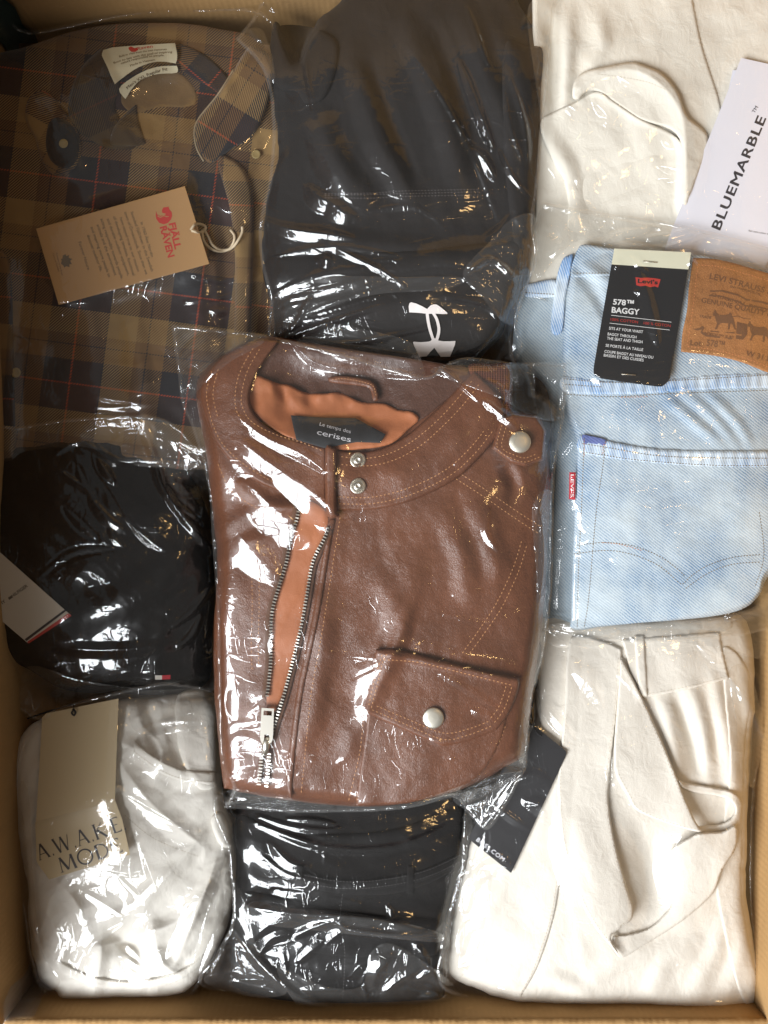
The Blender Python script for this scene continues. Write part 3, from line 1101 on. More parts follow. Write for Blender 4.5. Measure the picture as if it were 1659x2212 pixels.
# placket flap at the left with the button
zz = follow(4.0, 4)
sheet("shoulder_flap", [(60, 215), (90, 195), (115, 210), (150, 255), (170, 290), (175, 330), (160, 365), (120, 380), (90, 350), (75, 300), (55, 260)], zz, M['plaid'], shirt, r=10, drop=5, uvf=puv(30, 65, 10, 100, 280))
zz = follow(2.5, 3)
sheet("cuff", [(108, 262), (135, 255), (160, 275), (172, 310), (168, 345), (145, 365), (112, 350), (98, 310)], zz, M['shirt_dark'], shirt, r=8, drop=3)
# right placket
zz = follow(4.0, 4)
sheet("placket", [(470, 345), (505, 345), (535, 380), (548, 450), (545, 620), (540, 800), (548, 900), (520, 905), (505, 800), (508, 600), (498, 460)], zz, M['plaid'], shirt, r=10, drop=4, uvf=puv(3, 80, 10))
# dark sleeve along the left
zz = follow(5.0, 5)
sheet("sleeve", [(-70, 560), (-20, 540), (20, 560), (30, 700), (35, 960), (30, 1000), (-70, 1000), (-70, 1000)], zz, M['plaid'], shirt, r=16, drop=8, uvf=puv(4, 140, 0))
bt = follow(0.6, 2)
for (bu, bv, rr) in ((553, 333, 10), (34, 805, 11), (137, 310, 10)):
    z0 = float(bt(np.array(float(bu)), np.array(float(bv)))) + 0.5
    b_ = disc("button", bu, bv, z0, [(rr, -1.0), (rr, 0.6), (rr * 0.85, 1.1), (rr * 0.6, 0.7), (rr * 0.2, 0.6)], M['button'], shirt, 24)
# woven neck label
zl = follow(5.0, 3)
lab = [(223, 108), (300, 98), (378, 93), (378, 93), (383, 120), (380, 137), (380, 137), (340, 133), (300, 145), (268, 166), (248, 182), (248, 182), (232, 145)]
nl = card("neck_label", lab, zl, M['label_cream'], shirt, 0.5, 5)
zz2 = (lambda U, V: zl(U, V) + 0.4)
lab2 = [(257, 192), (285, 168), (320, 150), (350, 143), (382, 142), (382, 142), (382, 157), (340, 160), (305, 172), (285, 192), (271, 214), (271, 214)]
nl2 = card("size_label", lab2, zz2, M['label_cream'], shirt, 0.5, 5)
for s_, a, b, h, arc, mt in (("Raven", (297, 109), (330, 103), 7, 1, 'ink_red'), ("Built in 1960 from the best resources", (258, 124), (360, 108), 4.2, 3, 'ink_brown'),
                             ("Born to last with the goal of inspiring", (246, 138), (372, 114), 4.6, 5, 'ink_brown'), ("nature responsible to people.", (262, 139), (355, 121), 4.6, 4, 'ink_brown'), ("Made in Vietnam", (282, 144), (335, 131), 4.6, 2, 'ink_brown')):
    lettering("lettering", s_, a, b, h, zl, M[mt], nl, 0.01, 0.15, arc)
lettering("lettering", "Men's XXL Regular Fit", (276, 193), (362, 152), 7, zz2, M['ink_brown'], nl2, 0.015, 0.2, 7)
fx = [(277, 103), (283, 100), (290, 104), (296, 103), (298, 108), (292, 112), (284, 112), (279, 108)]
printed("fox_mark", [fx], zl, M['ink_red'], nl, 0.18)

# kraft hang tag on its string
zt = plane_fit([(90, 500), (130, 650), (440, 560), (400, 410), (260, 530)], 7.5)
tagk = thing("hang_tag", "tan kraft swing tag with red fox logo lying on the plaid shirt", "tag", 265, 530, float(zt(265, 530)))
kc = card("tag_card", C((78, 494), (399, 402), (452, 570), (127, 659)), zt, M['kraft'], tagk, 0.6, 12)
ex = np.array([399 - 78, 402 - 494.]); ex /= np.hypot(*ex); ey = np.array([-ex[1], ex[0]])      # ex to the string end, ey down the card


def kp(a, b):
    """card coordinates from zoom picture at .25 scale with origin (55.3, 387)"""
    return (55.3 + a * 0.25, 387 + b * 0.25)


txt = ["In 1960 Åke Nordin", "founded Fjällräven in the Swedish", "town of Örnsköldsvik. Since then we", "have stayed true to our mission", "of developing timeless, functional", "and durable outdoor equipment,",
       "acting responsibly towards people,", "animals and the environment", "and inspiring more people to", "discover outdoor life."]
ends = [((990, 375), (1085, 675)), ((905, 285), (1085, 800)), ((850, 285), (1035, 825)), ((812, 335), (965, 800)), ((755, 325), (925, 835)), ((700, 345), (880, 835)), ((645, 345), (825, 865)), ((612, 395), (768, 835)), ((560, 415), (715, 850)), ((528, 485), (645, 800))]
for s_, (a, b) in zip(txt, ends):
    lettering("lettering", s_, kp(*a), kp(*b), 7.0, zt, M['ink_brown'], kc, 0.006, 0.15)
lettering("lettering", "Forever Nature", kp(455, 545), kp(535, 785), 7, zt, M['ink_brown'], kc, 0.0, 0.15)
lettering("lettering", "Purveyor to the Royal", kp(262, 640), kp(312, 830), 3.5, zt, M['ink_brown'], kc, 0.0, 0.15)
lettering("lettering", "Court of Sweden", kp(232, 640), kp(282, 800), 3.5, zt, M['ink_brown'], kc, 0.0, 0.15)
cr = [(320, 660), (345, 648), (352, 665), (375, 655), (372, 680), (405, 690), (385, 705), (400, 735), (378, 735), (380, 760), (350, 752), (335, 765), (325, 745), (305, 730), (312, 705), (305, 690), (320, 685)]
printed("crest_mark", [[kp(*p) for p in cr]], zt, M['ink_brown'], kc, 0.15)
lettering("lettering", "FJÄLL", kp(1238, 385), kp(1292, 610), 14.5, zt, M['ink_red'], kc, 0.035, 0.15)
lettering("lettering", "RÄVEN", kp(1160, 415), kp(1232, 680), 15, zt, M['ink_red'], kc, 0.035, 0.15)
fox = [(1128, 275), (1135, 305), (1160, 318), (1195, 312), (1215, 300), (1180, 290), (1178, 268), (1190, 245), (1235, 238), (1242, 262), (1262, 285), (1266, 315), (1255, 350), (1230, 378), (1195, 390), (1155, 378), (1130, 345), (1124, 310)]
printed("fox_mark", [[kp(*p) for p in fox]], zt, M['ink_red'], kc, 0.15)
foxl = stroke([kp(1140, 318), kp(1165, 330), kp(1195, 315), kp(1220, 325), kp(1235, 322)], 2.0, 1.5)
printed("fox_line", [foxl], zt, M['kraft'], kc, 0.22)
z1 = float(zt(420, 490))
zs = follow(2.2, 2)


def cord(pts):
    p = spline(pts, 8)
    return [(a, b, max(float(zs(np.array(a), np.array(b))), 0 if False else -999)) for a, b in p]


strg = thing("tag_string", "cream cotton string looped through the kraft swing tag", "string", 440, 495, z1)
for nm, ps in (("loop", [(412, 497), (420, 486), (432, 484), (444, 490), (440, 500), (428, 502), (414, 498)]),
               ("cord", [(440, 494), (450, 512), (460, 530), (478, 540), (500, 536), (515, 518), (523, 502), (523, 490)]),
               ("cord", [(436, 498), (440, 520), (455, 537), (475, 543), (495, 538), (505, 522), (506, 508), (498, 497)])):
    pp = [(a, b, z + 1.5) for a, b, z in cord(ps)]
    tube(nm, pp, 0.0011, M['string'], strg)

bag("plastic_bag", "dim clear bag around the plaid shirt at top left", [(-70, 40), (60, 70), (270, 30), (430, 20), (590, 50), (620, 300), (615, 900), (600, 1000), (-70, 1000), (-70, 1000)],
    M['film'], folds=[([(455, 677), (490, 678)], 10), ([(190, 855), (240, 868), (320, 880)], 9, .4), ([(205, 883), (290, 882), (350, 875)], 7, .4), ([(190, 912), (240, 915), (300, 914)], 8, .4), ([(390, 960), (450, 975), (520, 940)], 12),
                      ([(420, 600), (480, 610), (560, 590)], 6, .3), ([(400, 655), (500, 640), (570, 600)], 5, .3)],
    crump=(0.9, 0.25), seed=3, level=-60, mask=lambda U, V: 0.3 + 0.9 * sstep(V, 650, 880) + 0.4 * sstep(U, 380, 560))

# ================================================================ black garment bundle, left middle
def hat_z(U, V):
    z = dome(180, 1210, 330, 330, -30, -58)(U, V)
    z = z + 3.0 * fbm(U / 120.0, V / 120.0, 21) + 1.0 * fbm(U / 40.0, V / 40.0, 22)
    z = z + ridge(U, V, [(20, 1400), (180, 1330), (330, 1250), (440, 1100)], 40, 5, 2) - ridge(U, V, [(240, 1440), (300, 1320), (420, 1240)], 22, 5, 2)
    z = z + ridge(U, V, [(250, 1460), (300, 1340), (400, 1200)], 24, 4, 2) + ridge(U, V, [(330, 1470), (350, 1330), (420, 1260)], 18, 4, 2)
    return z


jersey = thing("folded_jersey", "black jersey bundled at the left of the box with tiny flag tab", "jersey", 180, 1480, -60)
sheet("cloth", [(-70, 950), (60, 945), (170, 920), (280, 925), (360, 965), (420, 1040), (455, 1130), (468, 1250), (458, 1380), (450, 1470), (380, 1500), (250, 1498), (140, 1490), (50, 1440), (-70, 1390), (-70, 1390)],
      hat_z, M['blackest'], jersey, r=45, drop=20)
zz = follow(1.2, 1)
sheet("flag_tab", C((335, 1459), (350, 1459), (350, 1468), (335, 1468)), zz, m_print("white_woven_tape", (0.75, 0.72, 0.66)), jersey, put=False)
sheet("flag_tab", C((350, 1459), (368, 1458), (368, 1467), (350, 1468)), zz, M['red_cloth'], jersey, put=False)
zt = plane_fit([(0, 1200), (150, 1330), (60, 1385), (0, 1330), (60, 1290)], 6)
ht = thing("hang_tag", "beige swing tag with black and red end stripes on the black jersey", "tag", 60, 1300, float(zt(60, 1300)))
hc = card("tag_card", C((-90, 1113), (0, 1193), (153, 1329), (60, 1389), (0, 1338), (-90, 1262)), zt, M['grey_card'], ht, 0.7, 12)
printed("stripe", [[(139, 1317), (143, 1320), (57, 1385), (53, 1381)]], zt, M['ink'], hc)
printed("stripe", [[(147, 1325), (154, 1330), (62, 1390), (58, 1387)]], zt, M['ink_red'], hc)
lettering("lettering", "HILFIGER", (27, 1291), (61, 1267), 7, zt, M['ink_grey'], hc, 0.02, 0.15)
lettering("lettering", "TOMMY", (-20, 1324), (13, 1300), 7, zt, M['ink_grey'], hc, 0.02, 0.15)
printed("flag_mark", [[(17, 1291), (24, 1287), (27, 1291), (20, 1296)]], zt, M['ink_grey'], hc)

bag("plastic_bag", "crinkled clear bag around the black jersey at left", [(-70, 960), (40, 925), (140, 908), (260, 900), (345, 905), (400, 940), (440, 1010), (465, 1090), (472, 1200), (478, 1320), (468, 1480), (400, 1500), (300, 1520), (180, 1545), (90, 1556), (40, 1530), (-70, 1450), (-70, 1450)],
    M['film_b'], folds=[([(120, 985), (175, 960), (250, 1010)], 9), ([(118, 1018), (150, 1040), (200, 1070)], 10), ([(205, 1000), (225, 1030), (240, 1050)], 14), ([(205, 965), (225, 985), (255, 1000)], 9),
                        ([(160, 1010), (175, 1050), (200, 1080)], 10, .45), ([(190, 1090), (225, 1130), (262, 1155)], 18, .42), ([(135, 1105), (170, 1140), (205, 1170)], 12), ([(225, 1130), (240, 1165), (260, 1185)], 12),
                        ([(260, 1120), (320, 1170), (355, 1195)], 9), ([(370, 1350), (420, 1310), (455, 1260)], 8), ([(380, 1395), (410, 1370), (430, 1330)], 9), ([(270, 1440), (330, 1400), (380, 1340)], 9, .3),
                        ([(90, 1250), (160, 1200), (250, 1190)], 12, .3), ([(360, 1080), (385, 1100), (415, 1120)], 9), ([(195, 985), (205, 1020), (235, 1060), (290, 1150), (320, 1180)], 8)],
    rid=[([(300, 905), (330, 980), (350, 1050), (400, 1120), (470, 1200)], 14, 5, 1.0), ([(130, 1400), (250, 1405), (400, 1390)], 18, 3, 1.0)],
    crump=(2.4, 1.5), seed=11, level=-70, mask=lambda U, V: 0.35 + 1.1 * np.exp(-(((U - 240) / 150.0) ** 2 + ((V - 1120) / 190.0) ** 2)), ang=40,
    flaps=[([(300, 900), (345, 906), (400, 942), (440, 1012), (466, 1090), (470, 1180), (440, 1160), (400, 1120), (360, 1060), (340, 1000)], 1.5, 60), ([(60, 1440), (180, 1470), (330, 1490), (440, 1485), (300, 1518), (180, 1543), (92, 1553), (45, 1530)], 1.0, 0)])

# ================================================================ white garment, lower left
def wa_z(U, V):
    z = dome(280, 1850, 270, 370, -34, -58, 2.6)(U, V)
    z = z + 4.5 * fbm(U / 150.0 + 3, V / 130.0, 31)
    for q in ([(250, 1600), (340, 1640), (440, 1700)], [(260, 1650), (330, 1740), (440, 1830)], [(300, 1560), (350, 1620), (330, 1700)]):
        z = z + ridge(U, V, q, 34, 6, 1.4)
    for q in ([(200, 1990), (290, 1960), (380, 1870), (440, 1800)], [(190, 2050), (300, 2020), (400, 1980), (470, 1880)], [(220, 2030), (215, 2090), (200, 2150)], [(330, 2000), (350, 2080), (400, 2110)],
              [(120, 1900), (170, 1960), (200, 2060)], [(90, 1950), (130, 2040), (120, 2120)], [(380, 2080), (430, 1960), (470, 1850)]):
        z = z + ridge(U, V, q, 26, 5.5, 1.4)
    for q in ([(240, 2010), (300, 2060), (290, 2120)], [(310, 1480), (335, 1600), (345, 1640)]):
        z = z - ridge(U, V, q, 26, 6, 2)
    a, b = rot(U + 30 * gn(U / 90., V / 90., 33), V + 30 * gn(U / 90., V / 90., 34), -40)
    z = z + 2.4 * ridged(a / 190.0, b / 60.0, 35) + 1.0 * ridged(a / 90.0, b / 28.0, 36)
    z = z - 12 * np.exp(-(((U - 270) / 45.0) ** 2 + ((V - 2035) / 28.0) ** 2))
    return z


wa = thing("folded_blouse", "white cotton blouse crumpled in a bag at the lower left", "blouse", 280, 2150, -60)
sheet("cloth", [(101, 1547), (200, 1520), (337, 1503), (462, 1503), (478, 1600), (482, 1720), (508, 1800), (512, 1900), (499, 1975), (470, 2050), (438, 2100), (388, 2146), (260, 2155), (145, 2160), (120, 2140), (84, 2110), (62, 2000), (60, 1914), (38, 1800), (30, 1655), (50, 1584)],
      wa_z, M['white_a'], wa, r=30, drop=14, wob=3)
zz = follow(3.5, 3)
sheet("folded_sleeve", [(385, 1500), (465, 1500), (478, 1600), (475, 1690), (430, 1705), (395, 1650), (380, 1580)], zz, M['white_a'], wa, r=14, drop=5)
sheet("hem", [(500, 1760), (512, 1790), (507, 1825), (480, 1830), (462, 1800), (455, 1770), (470, 1752)], follow(4.0, 3), M['white_a'], wa, r=10, drop=5)
hb = spline([(290, 1600), (345, 1640), (400, 1662), (470, 1668)], 6)
sheet("cuff_band", [tuple(q) for q in np.vstack([hb, (hb + np.array([-4, 26]))[::-1]])[::2]], follow(1.6, 2), M['white_a'], wa, r=3, drop=1.4)
stitches("stitching", [[(x, y + 5) for x, y in hb[::3]], [(x - 3, y + 21) for x, y in hb[::3]]], follow(0.2), M['thread_white'], wa, 7, 5.5, 1.1, 0.3)
hb2 = spline([(120, 2070), (190, 2105), (280, 2118), (380, 2100), (440, 2060)], 6)
sheet("hem_band", [tuple(q) for q in np.vstack([hb2, (hb2 + np.array([0, 22]))[::-1]])[::2]], follow(1.6, 2), M['white_a'], wa, r=3, drop=1.4)
stitches("stitching", [[(x, y + 4) for x, y in hb2[::3]]], follow(0.2), M['thread_white'], wa, 7, 5.5, 1.1, 0.3)
stitches("stitching", [[(268, 1760), (330, 1810), (400, 1840), (430, 1850)]], follow(0.2), M['thread_white'], wa, 7, 5, 1.0, 0.2)

zt = plane_fit([(100, 1560), (250, 1530), (240, 1720), (90, 1760)], 6)
at = thing("hang_tag", "blank beige folded card on the white blouse, under black cord", "tag", 165, 1640, float(zt(165, 1640)))
card("tag_card", C((91, 1550), (100, 1541), (256, 1509), (248, 1732), (78, 1774)), zt, M['manila'], at, 0.8, 12)
zt2 = plane_fit([(112, 1812), (245, 1790), (255, 1832), (118, 1872)], 2)
at2 = thing("hang_tag", "beige card printed with tall black spaced capitals in two lines", "tag", 175, 1820, float(zt2(175, 1820)))
ac = card("tag_card", C((76, 1776), (88, 1768), (249, 1730), (264, 1770), (281, 1846), (106, 1900), (79, 1862)), zt2, M['manila'], at2, 0.8, 12)


def letters(word, p0, p1, cap, zf, mat, parent):
    """tall flared capitals drawn as pen strokes"""
    G = {'A': (0.72, [([(0.02, 0), (0.36, 1.0)], .05, .10), ([(0.36, 1.0), (0.70, 0)], .14, .14), ([(0.14, .33), (0.56, .33)], .05, .05), ([(-.04, 0), (.12, 0)], .04, .04), ([(.6, 0), (.8, 0)], .04, .04)]),
         'W': (1.05, [([(0, 1), (.27, 0)], .14, .14), ([(.27, 0), (.52, 1)], .05, .05), ([(.52, 1), (.78, 0)], .14, .14), ([(.78, 0), (1.04, 1)], .05, .05), ([(-.08, 1), (.1, 1)], .04, .04)]),
         'K': (0.7, [([(.08, 0), (.08, 1)], .14, .14), ([(.08, .45), (.62, 1)], .05, .05), ([(.22, .58), (.72, 0)], .14, .14), ([(-.04, 0), (.2, 0)], .04, .04), ([(-.04, 1), (.2, 1)], .04, .04), ([(.6, 0), (.82, 0)], .04, .04)]),
         'E': (0.52, [([(.08, 0), (.08, 1)], .14, .14), ([(.08, .98), (.5, .98)], .05, .07), ([(.08, .52), (.4, .52)], .05, .05), ([(.08, .02), (.54, .02)], .05, .07), ([(.5, .88), (.5, 1)], .05, .05), ([(.54, .0), (.54, .14)], .05, .05)]),
         'M': (0.95, [([(.06, 0), (.14, 1)], .05, .05), ([(.14, 1), (.46, .05)], .14, .14), ([(.46, .05), (.80, 1)], .05, .05), ([(.80, 1), (.88, 0)], .14, .14), ([(-.04, 0), (.16, 0)], .04, .04), ([(.78, 0), (.98, 0)], .04, .04)]),
         'O': (0.92, [([(.45 + .42 * math.cos(t), .5 + .5 * math.sin(t)) for t in np.linspace(0, 2 * math.pi, 25)], .10, .10)]),
         'D': (0.78, [([(.1, 0), (.1, 1)], .14, .14), ([(.1, .98), (.35, .98), (.58, .85), (.70, .6), (.70, .4), (.58, .15), (.35, .02), (.1, .02)], .08, .08)]),
         '.': (0.22, [([(.08, .04), (.16, .04)], .13, .13)])}
    tot = sum(G[c][0] + 0.16 for c in word) - 0.16
    p0 = np.array(p0, float); p1 = np.array(p1, float); d = p1 - p0; L = np.hypot(*d); d /= L; up = np.array([d[1], -d[0]])
    x = 0
    for c in word:
        w, st = G[c]
        pl = []
        for pts, a, b in st:
            q = stroke([(px * cap, py * cap) for px, py in pts], a * cap, b * cap)
            sx = L / (tot * cap)
            pl.append([tuple(p0 + d * (x * cap + qx) * sx + up * qy) for qx, qy in q])
        printed("letter", pl[:], zf, mat, parent, 0.16)
        x += w + 0.16


letters("A.W.A.K.E.", (86, 1858), (274, 1791), 33, zt2, M['ink'], ac)
letters("MODE", (133, 1885), (264, 1840), 32, zt2, M['ink'], ac)
zs = follow(1.5, 1)
ck = thing("tag_string", "short black cord knotted at the beige card top", "string", 157, 1530, -45)
tube("cord", [(a, b, float(zs(np.array(a), np.array(b)))) for a, b in spline([(60, 1552), (110, 1535), (170, 1518), (240, 1498), (330, 1490)], 6)], 0.0006, M['string_black'], ck)
tube("knot", [(a, b, float(zs(np.array(a), np.array(b))) + 1.0) for a, b in spline([(158, 1522), (159, 1532), (155, 1540), (160, 1545), (163, 1538), (158, 1532)], 6)], 0.0008, M['string_black'], ck)

bag("plastic_bag", "loose clear bag around the white blouse at lower left", [(45, 1620), (90, 1555), (160, 1520), (330, 1480), (400, 1480), (470, 1500), (485, 1560), (480, 1700), (520, 1800), (515, 1960), (545, 2010), (515, 2090), (440, 2115), (395, 2160), (250, 2165), (145, 2172), (90, 2140), (68, 2080), (48, 1960), (35, 1850), (30, 1740)],
    M['film'], folds=[([(292, 1790), (305, 1840), (325, 1900), (335, 1930)], 7), ([(255, 1900), (285, 1930), (312, 1960)], 6, .45), ([(160, 1920), (210, 1950), (255, 1980), (262, 1995)], 8, .45), ([(262, 1995), (235, 2015), (200, 2035), (185, 2060)], 8, .45),
                        ([(360, 2060), (395, 2010), (415, 1960)], 18, .42), ([(150, 2085), (165, 2100), (175, 2125)], 10), ([(155, 2110), (175, 2060)], 8), ([(430, 2100), (450, 2060), (470, 2010)], 9), ([(445, 2130), (470, 2080), (480, 2050)], 10),
                        ([(260, 2070), (300, 2100), (330, 2120)], 9), ([(360, 2120), (390, 2108), (402, 2095)], 9), ([(240, 2100), (280, 2140), (340, 2150)], 8, .3)],
    rid=[([(280, 1600), (350, 1560), (470, 1560)], 8, 2.0), ([(45, 1700), (60, 1850), (70, 2000), (100, 2100)], 10, 4), ([(440, 2000), (470, 1900), (490, 1800)], 7, 2), ([(420, 2080), (460, 1950), (505, 1850)], 7, 2), ([(250, 1700), (350, 1760), (430, 1800)], 7, 1.5)],
    crump=(0.9, 0.3), seed=23, level=-68, ang=-50, calm=[(190, 1815, 125, 85)], mask=lambda U, V: 1 - 0.9 * np.exp(-(((U - 180) / 110.0) ** 4 + ((V - 1780) / 120.0) ** 4)), flaps=[([(285, 1530), (380, 1500), (468, 1515), (478, 1560), (400, 1580), (300, 1585)], 1.0), ([(470, 1900), (512, 1800), (518, 1960), (540, 2005), (520, 2080), (450, 2110), (410, 2105)], 1.0, 70), ([(40, 1700), (62, 1720), (72, 1900), (90, 2050), (130, 2120), (90, 2135), (60, 2040), (40, 1860)], 1.0, 80)])
# ================================================================ white top, upper right
def wb_z(U, V):
    z = -56 + 7 * sstep(-V, -560, -100) + 2.5 * fbm(U / 190.0, V / 170.0, 41)
    z = z + ridge(U, V, [(1230, 20), (1225, 120), (1215, 260)], 26, 5, 2) + ridge(U, V, [(1290, 30), (1300, 90), (1270, 150)], 30, 4, 2)
    z = z - ridge(U, V, [(1190, 40), (1195, 150), (1195, 260)], 20, 6, 2)
    a, b = rot(U + 30 * gn(U / 90., V / 90., 43), V + 30 * gn(U / 90., V / 90., 44), 65)
    z = z + 1.8 * ridged(a / 230.0, b / 75.0, 45) * sstep(-U, -1560, -1440)
    return z


wb = thing("folded_coat", "cream crepe garment with a rolled fold, at the top right", "coat", 1420, 560, -60)
sheet("cloth", [(1150, -60), (1150, -60), (1740, -60), (1740, -60), (1740, 660), (1740, 660), (1140, 660), (1140, 660), (1150, 300)], wb_z, M['white_b'], wb, r=10, drop=6)
zz0 = follow(2.0, 2)
sheet("back_panel", [(1500, -60), (1500, -60), (1740, -60), (1740, -60), (1740, 680), (1740, 680), (1560, 680), (1560, 680), (1558, 230), (1530, 120)], lambda U, V: zz0(U, V) - 4.5, M['white_b'], wb, step=6, put=False)
zz = follow(2.0, 3)
sheet("front_panel", [(1150, -60), (1150, -60), (1488, -60), (1488, -60), (1502, 30), (1520, 110), (1556, 225), (1560, 300), (1555, 420), (1530, 660), (1530, 660), (1140, 660), (1140, 660)],
      zz, M['white_b'], wb, r=4, drop=2)
zz = follow(4.5, 4)
sheet("pocket_panel", [(1495, 160), (1600, 168), (1740, 200), (1740, 640), (1570, 640), (1520, 300)], lambda U, V: samp(T, U, V) - 1.0, M['white_b'], wb, step=6, put=False)
zz = follow(2.5, 4)


def roll_z(U, V):
    return zz(U, V) + 1.5 + ridge(U, V, [(1252, 190), (1300, 158), (1363, 150), (1418, 175), (1462, 225), (1480, 290), (1484, 420)], 46, 5, 1.3, False)


sheet("rolled_fold", [(1237, 210), (1240, 178), (1262, 155), (1310, 143), (1363, 134), (1395, 142), (1432, 160), (1465, 200), (1485, 250), (1531, 300), (1500, 400), (1488, 430), (1484, 470), (1470, 450), (1468, 300), (1380, 258), (1330, 225), (1288, 197), (1265, 200), (1250, 215)],
      roll_z, M['white_b'], wb, r=6, drop=3)
zz = follow(1.5, 4)


def low_z(U, V):
    return zz(U, V) + 2 - 4 * sstep(V, 200, 560) + ridge(U, V, [(1480, 310), (1400, 360), (1310, 390), (1230, 430)], 60, -3, 2) + ridge(U, V, [(1180, 290), (1230, 370), (1250, 480)], 30, 3, 2)


sheet("folded_hem", [(1165, 268), (1200, 240), (1245, 220), (1290, 198), (1330, 222), (1380, 255), (1470, 306), (1480, 400), (1478, 640), (1240, 640), (1225, 420), (1195, 350)], low_z, M['white_b'], wb, r=3.5, drop=2)
stitches("stitching", [[(1290, 160), (1340, 166), (1400, 178), (1440, 195)]], follow(0.3), M['thread_white'], wb, 7, 5, 1.0, 0.2)

zt = plane_fit([(1600, 200), (1640, 300), (1500, 500), (1640, 520), (1600, 400)], 10)
bc2 = thing("hang_tag", "second white card peeking out behind the brand card at top right", "tag", 1590, 300, float(zt(1590, 300)) - 3)
card("tag_card", C((1583, 150), (1760, 190), (1760, 640), (1640, 700), (1450, 560), (1560, 260)), lambda U, V: zt(U, V) - 2.2, M['white_card'], bc2, 0.7, 15)
bc = thing("hang_tag", "long white card with black brand lettering running up its length", "tag", 1590, 350, float(zt(1590, 350)))
cc = card("tag_card", C((1601, 125), (1760, 160), (1760, 330), (1600, 700), (1400, 640), (1447, 507)), zt, M['white_card'], bc, 0.8, 15)
lettering("lettering", "BLUEMARBLE", (1555, 498), (1655, 256), 21, zt, M['ink'], cc, 0.02, 0.2, 0, 1.1)
lettering("lettering", "TM", (1630, 245), (1638, 232), 8, zt, M['ink'], cc, 0.0, 0.2)
lettering("lettering", "Ref. style colour size", (1617, 500), (1665, 508), 4, zt, M['ink_grey'], cc, 0.0, 0.2)

bag("plastic_bag", "clear bag around the cream garment at top right", [(1160, -60), (1160, -60), (1740, -60), (1740, -60), (1740, 660), (1740, 660), (1150, 640), (1155, 300)], M['film'],
    folds=[([(1215, 230), (1240, 245), (1262, 262)], 14), ([(1280, 225), (1300, 245), (1310, 262)], 12), ([(1300, 262), (1315, 275)], 8), ([(1330, 165), (1360, 185), (1390, 200)], 8, .4), ([(1425, 365), (1460, 372), (1492, 380)], 12, .42), ([(1425, 388), (1460, 388)], 6, .4),
           ([(1190, 440), (1215, 400), (1230, 370)], 9), ([(1240, 365), (1245, 400)], 6), ([(1430, 305), (1450, 320)], 6)],
    crump=(1.0, 0.3), seed=31, level=-62, ang=60)

# ================================================================ black trousers, bottom centre
def bb_z(U, V):
    z = dome(755, 1930, 290, 330, -38, -60, 3)(U, V)
    z = z + 2.5 * fbm(U / 160.0, V / 70.0, 51) + 1.0 * fbm(U / 60.0, V / 40.0, 52)
    for q in ([(540, 1840), (640, 1900), (760, 1925), (900, 1880), (1000, 1830)], [(530, 1990), (640, 1960), (780, 1990), (950, 2010)], [(530, 2080), (660, 2110), (820, 2080), (950, 2060)]):
        z = z + ridge(U, V, q, 40, 5, 2)
    return z


bb = thing("folded_trousers", "black trousers folded in thick layers at the bottom centre", "trousers", 755, 2170, -62)
sheet("cloth", [(520, 1700), (1015, 1700), (1018, 1760), (1005, 1860), (970, 1960), (955, 2060), (958, 2157), (900, 2168), (768, 2176), (647, 2172), (560, 2150), (500, 2120), (505, 2000), (508, 1850), (512, 1780)], bb_z, M['black'], bb, r=26, drop=14, wob=4)
sheet("fold_layer", [(515, 1760), (600, 1790), (700, 1800), (850, 1790), (1015, 1740), (1010, 1850), (900, 1920), (760, 1935), (620, 1905), (520, 1850)], follow(4.5, 3), M['black'], bb, r=24, drop=6)
sheet("fold_layer", [(520, 1930), (600, 1935), (760, 1970), (960, 1990), (955, 2060), (820, 2070), (680, 2060), (520, 2020)], follow(4.0, 3), M['black'], bb, r=22, drop=6)
gth = m_print("black_thread", (0.04, 0.037, 0.036))
sheet("waistband", [(540, 1838), (640, 1880), (760, 1900), (900, 1882), (1000, 1840), (1003, 1862), (900, 1906), (760, 1925), (640, 1906), (540, 1864)], follow(1.6, 2), M['black'], bb, r=3, drop=1.5)
stitches("stitching", [[(542, 1842), (640, 1885), (760, 1905), (900, 1887), (998, 1846)], [(545, 1860), (640, 1901), (760, 1920), (900, 1901), (998, 1860)], [(740, 1930), (735, 1990), (745, 2060), (740, 2160)]], follow(0.2), gth, bb, 7, 5.6, 1.6, 0.4)
for x_ in (640, 880):
    sheet("belt_loop", C((x_, 1868), (x_ + 16, 1870), (x_ + 14, 1932), (x_ - 2, 1930)), follow(1.6, 2), M['black'], bb, r=3, drop=1.5)
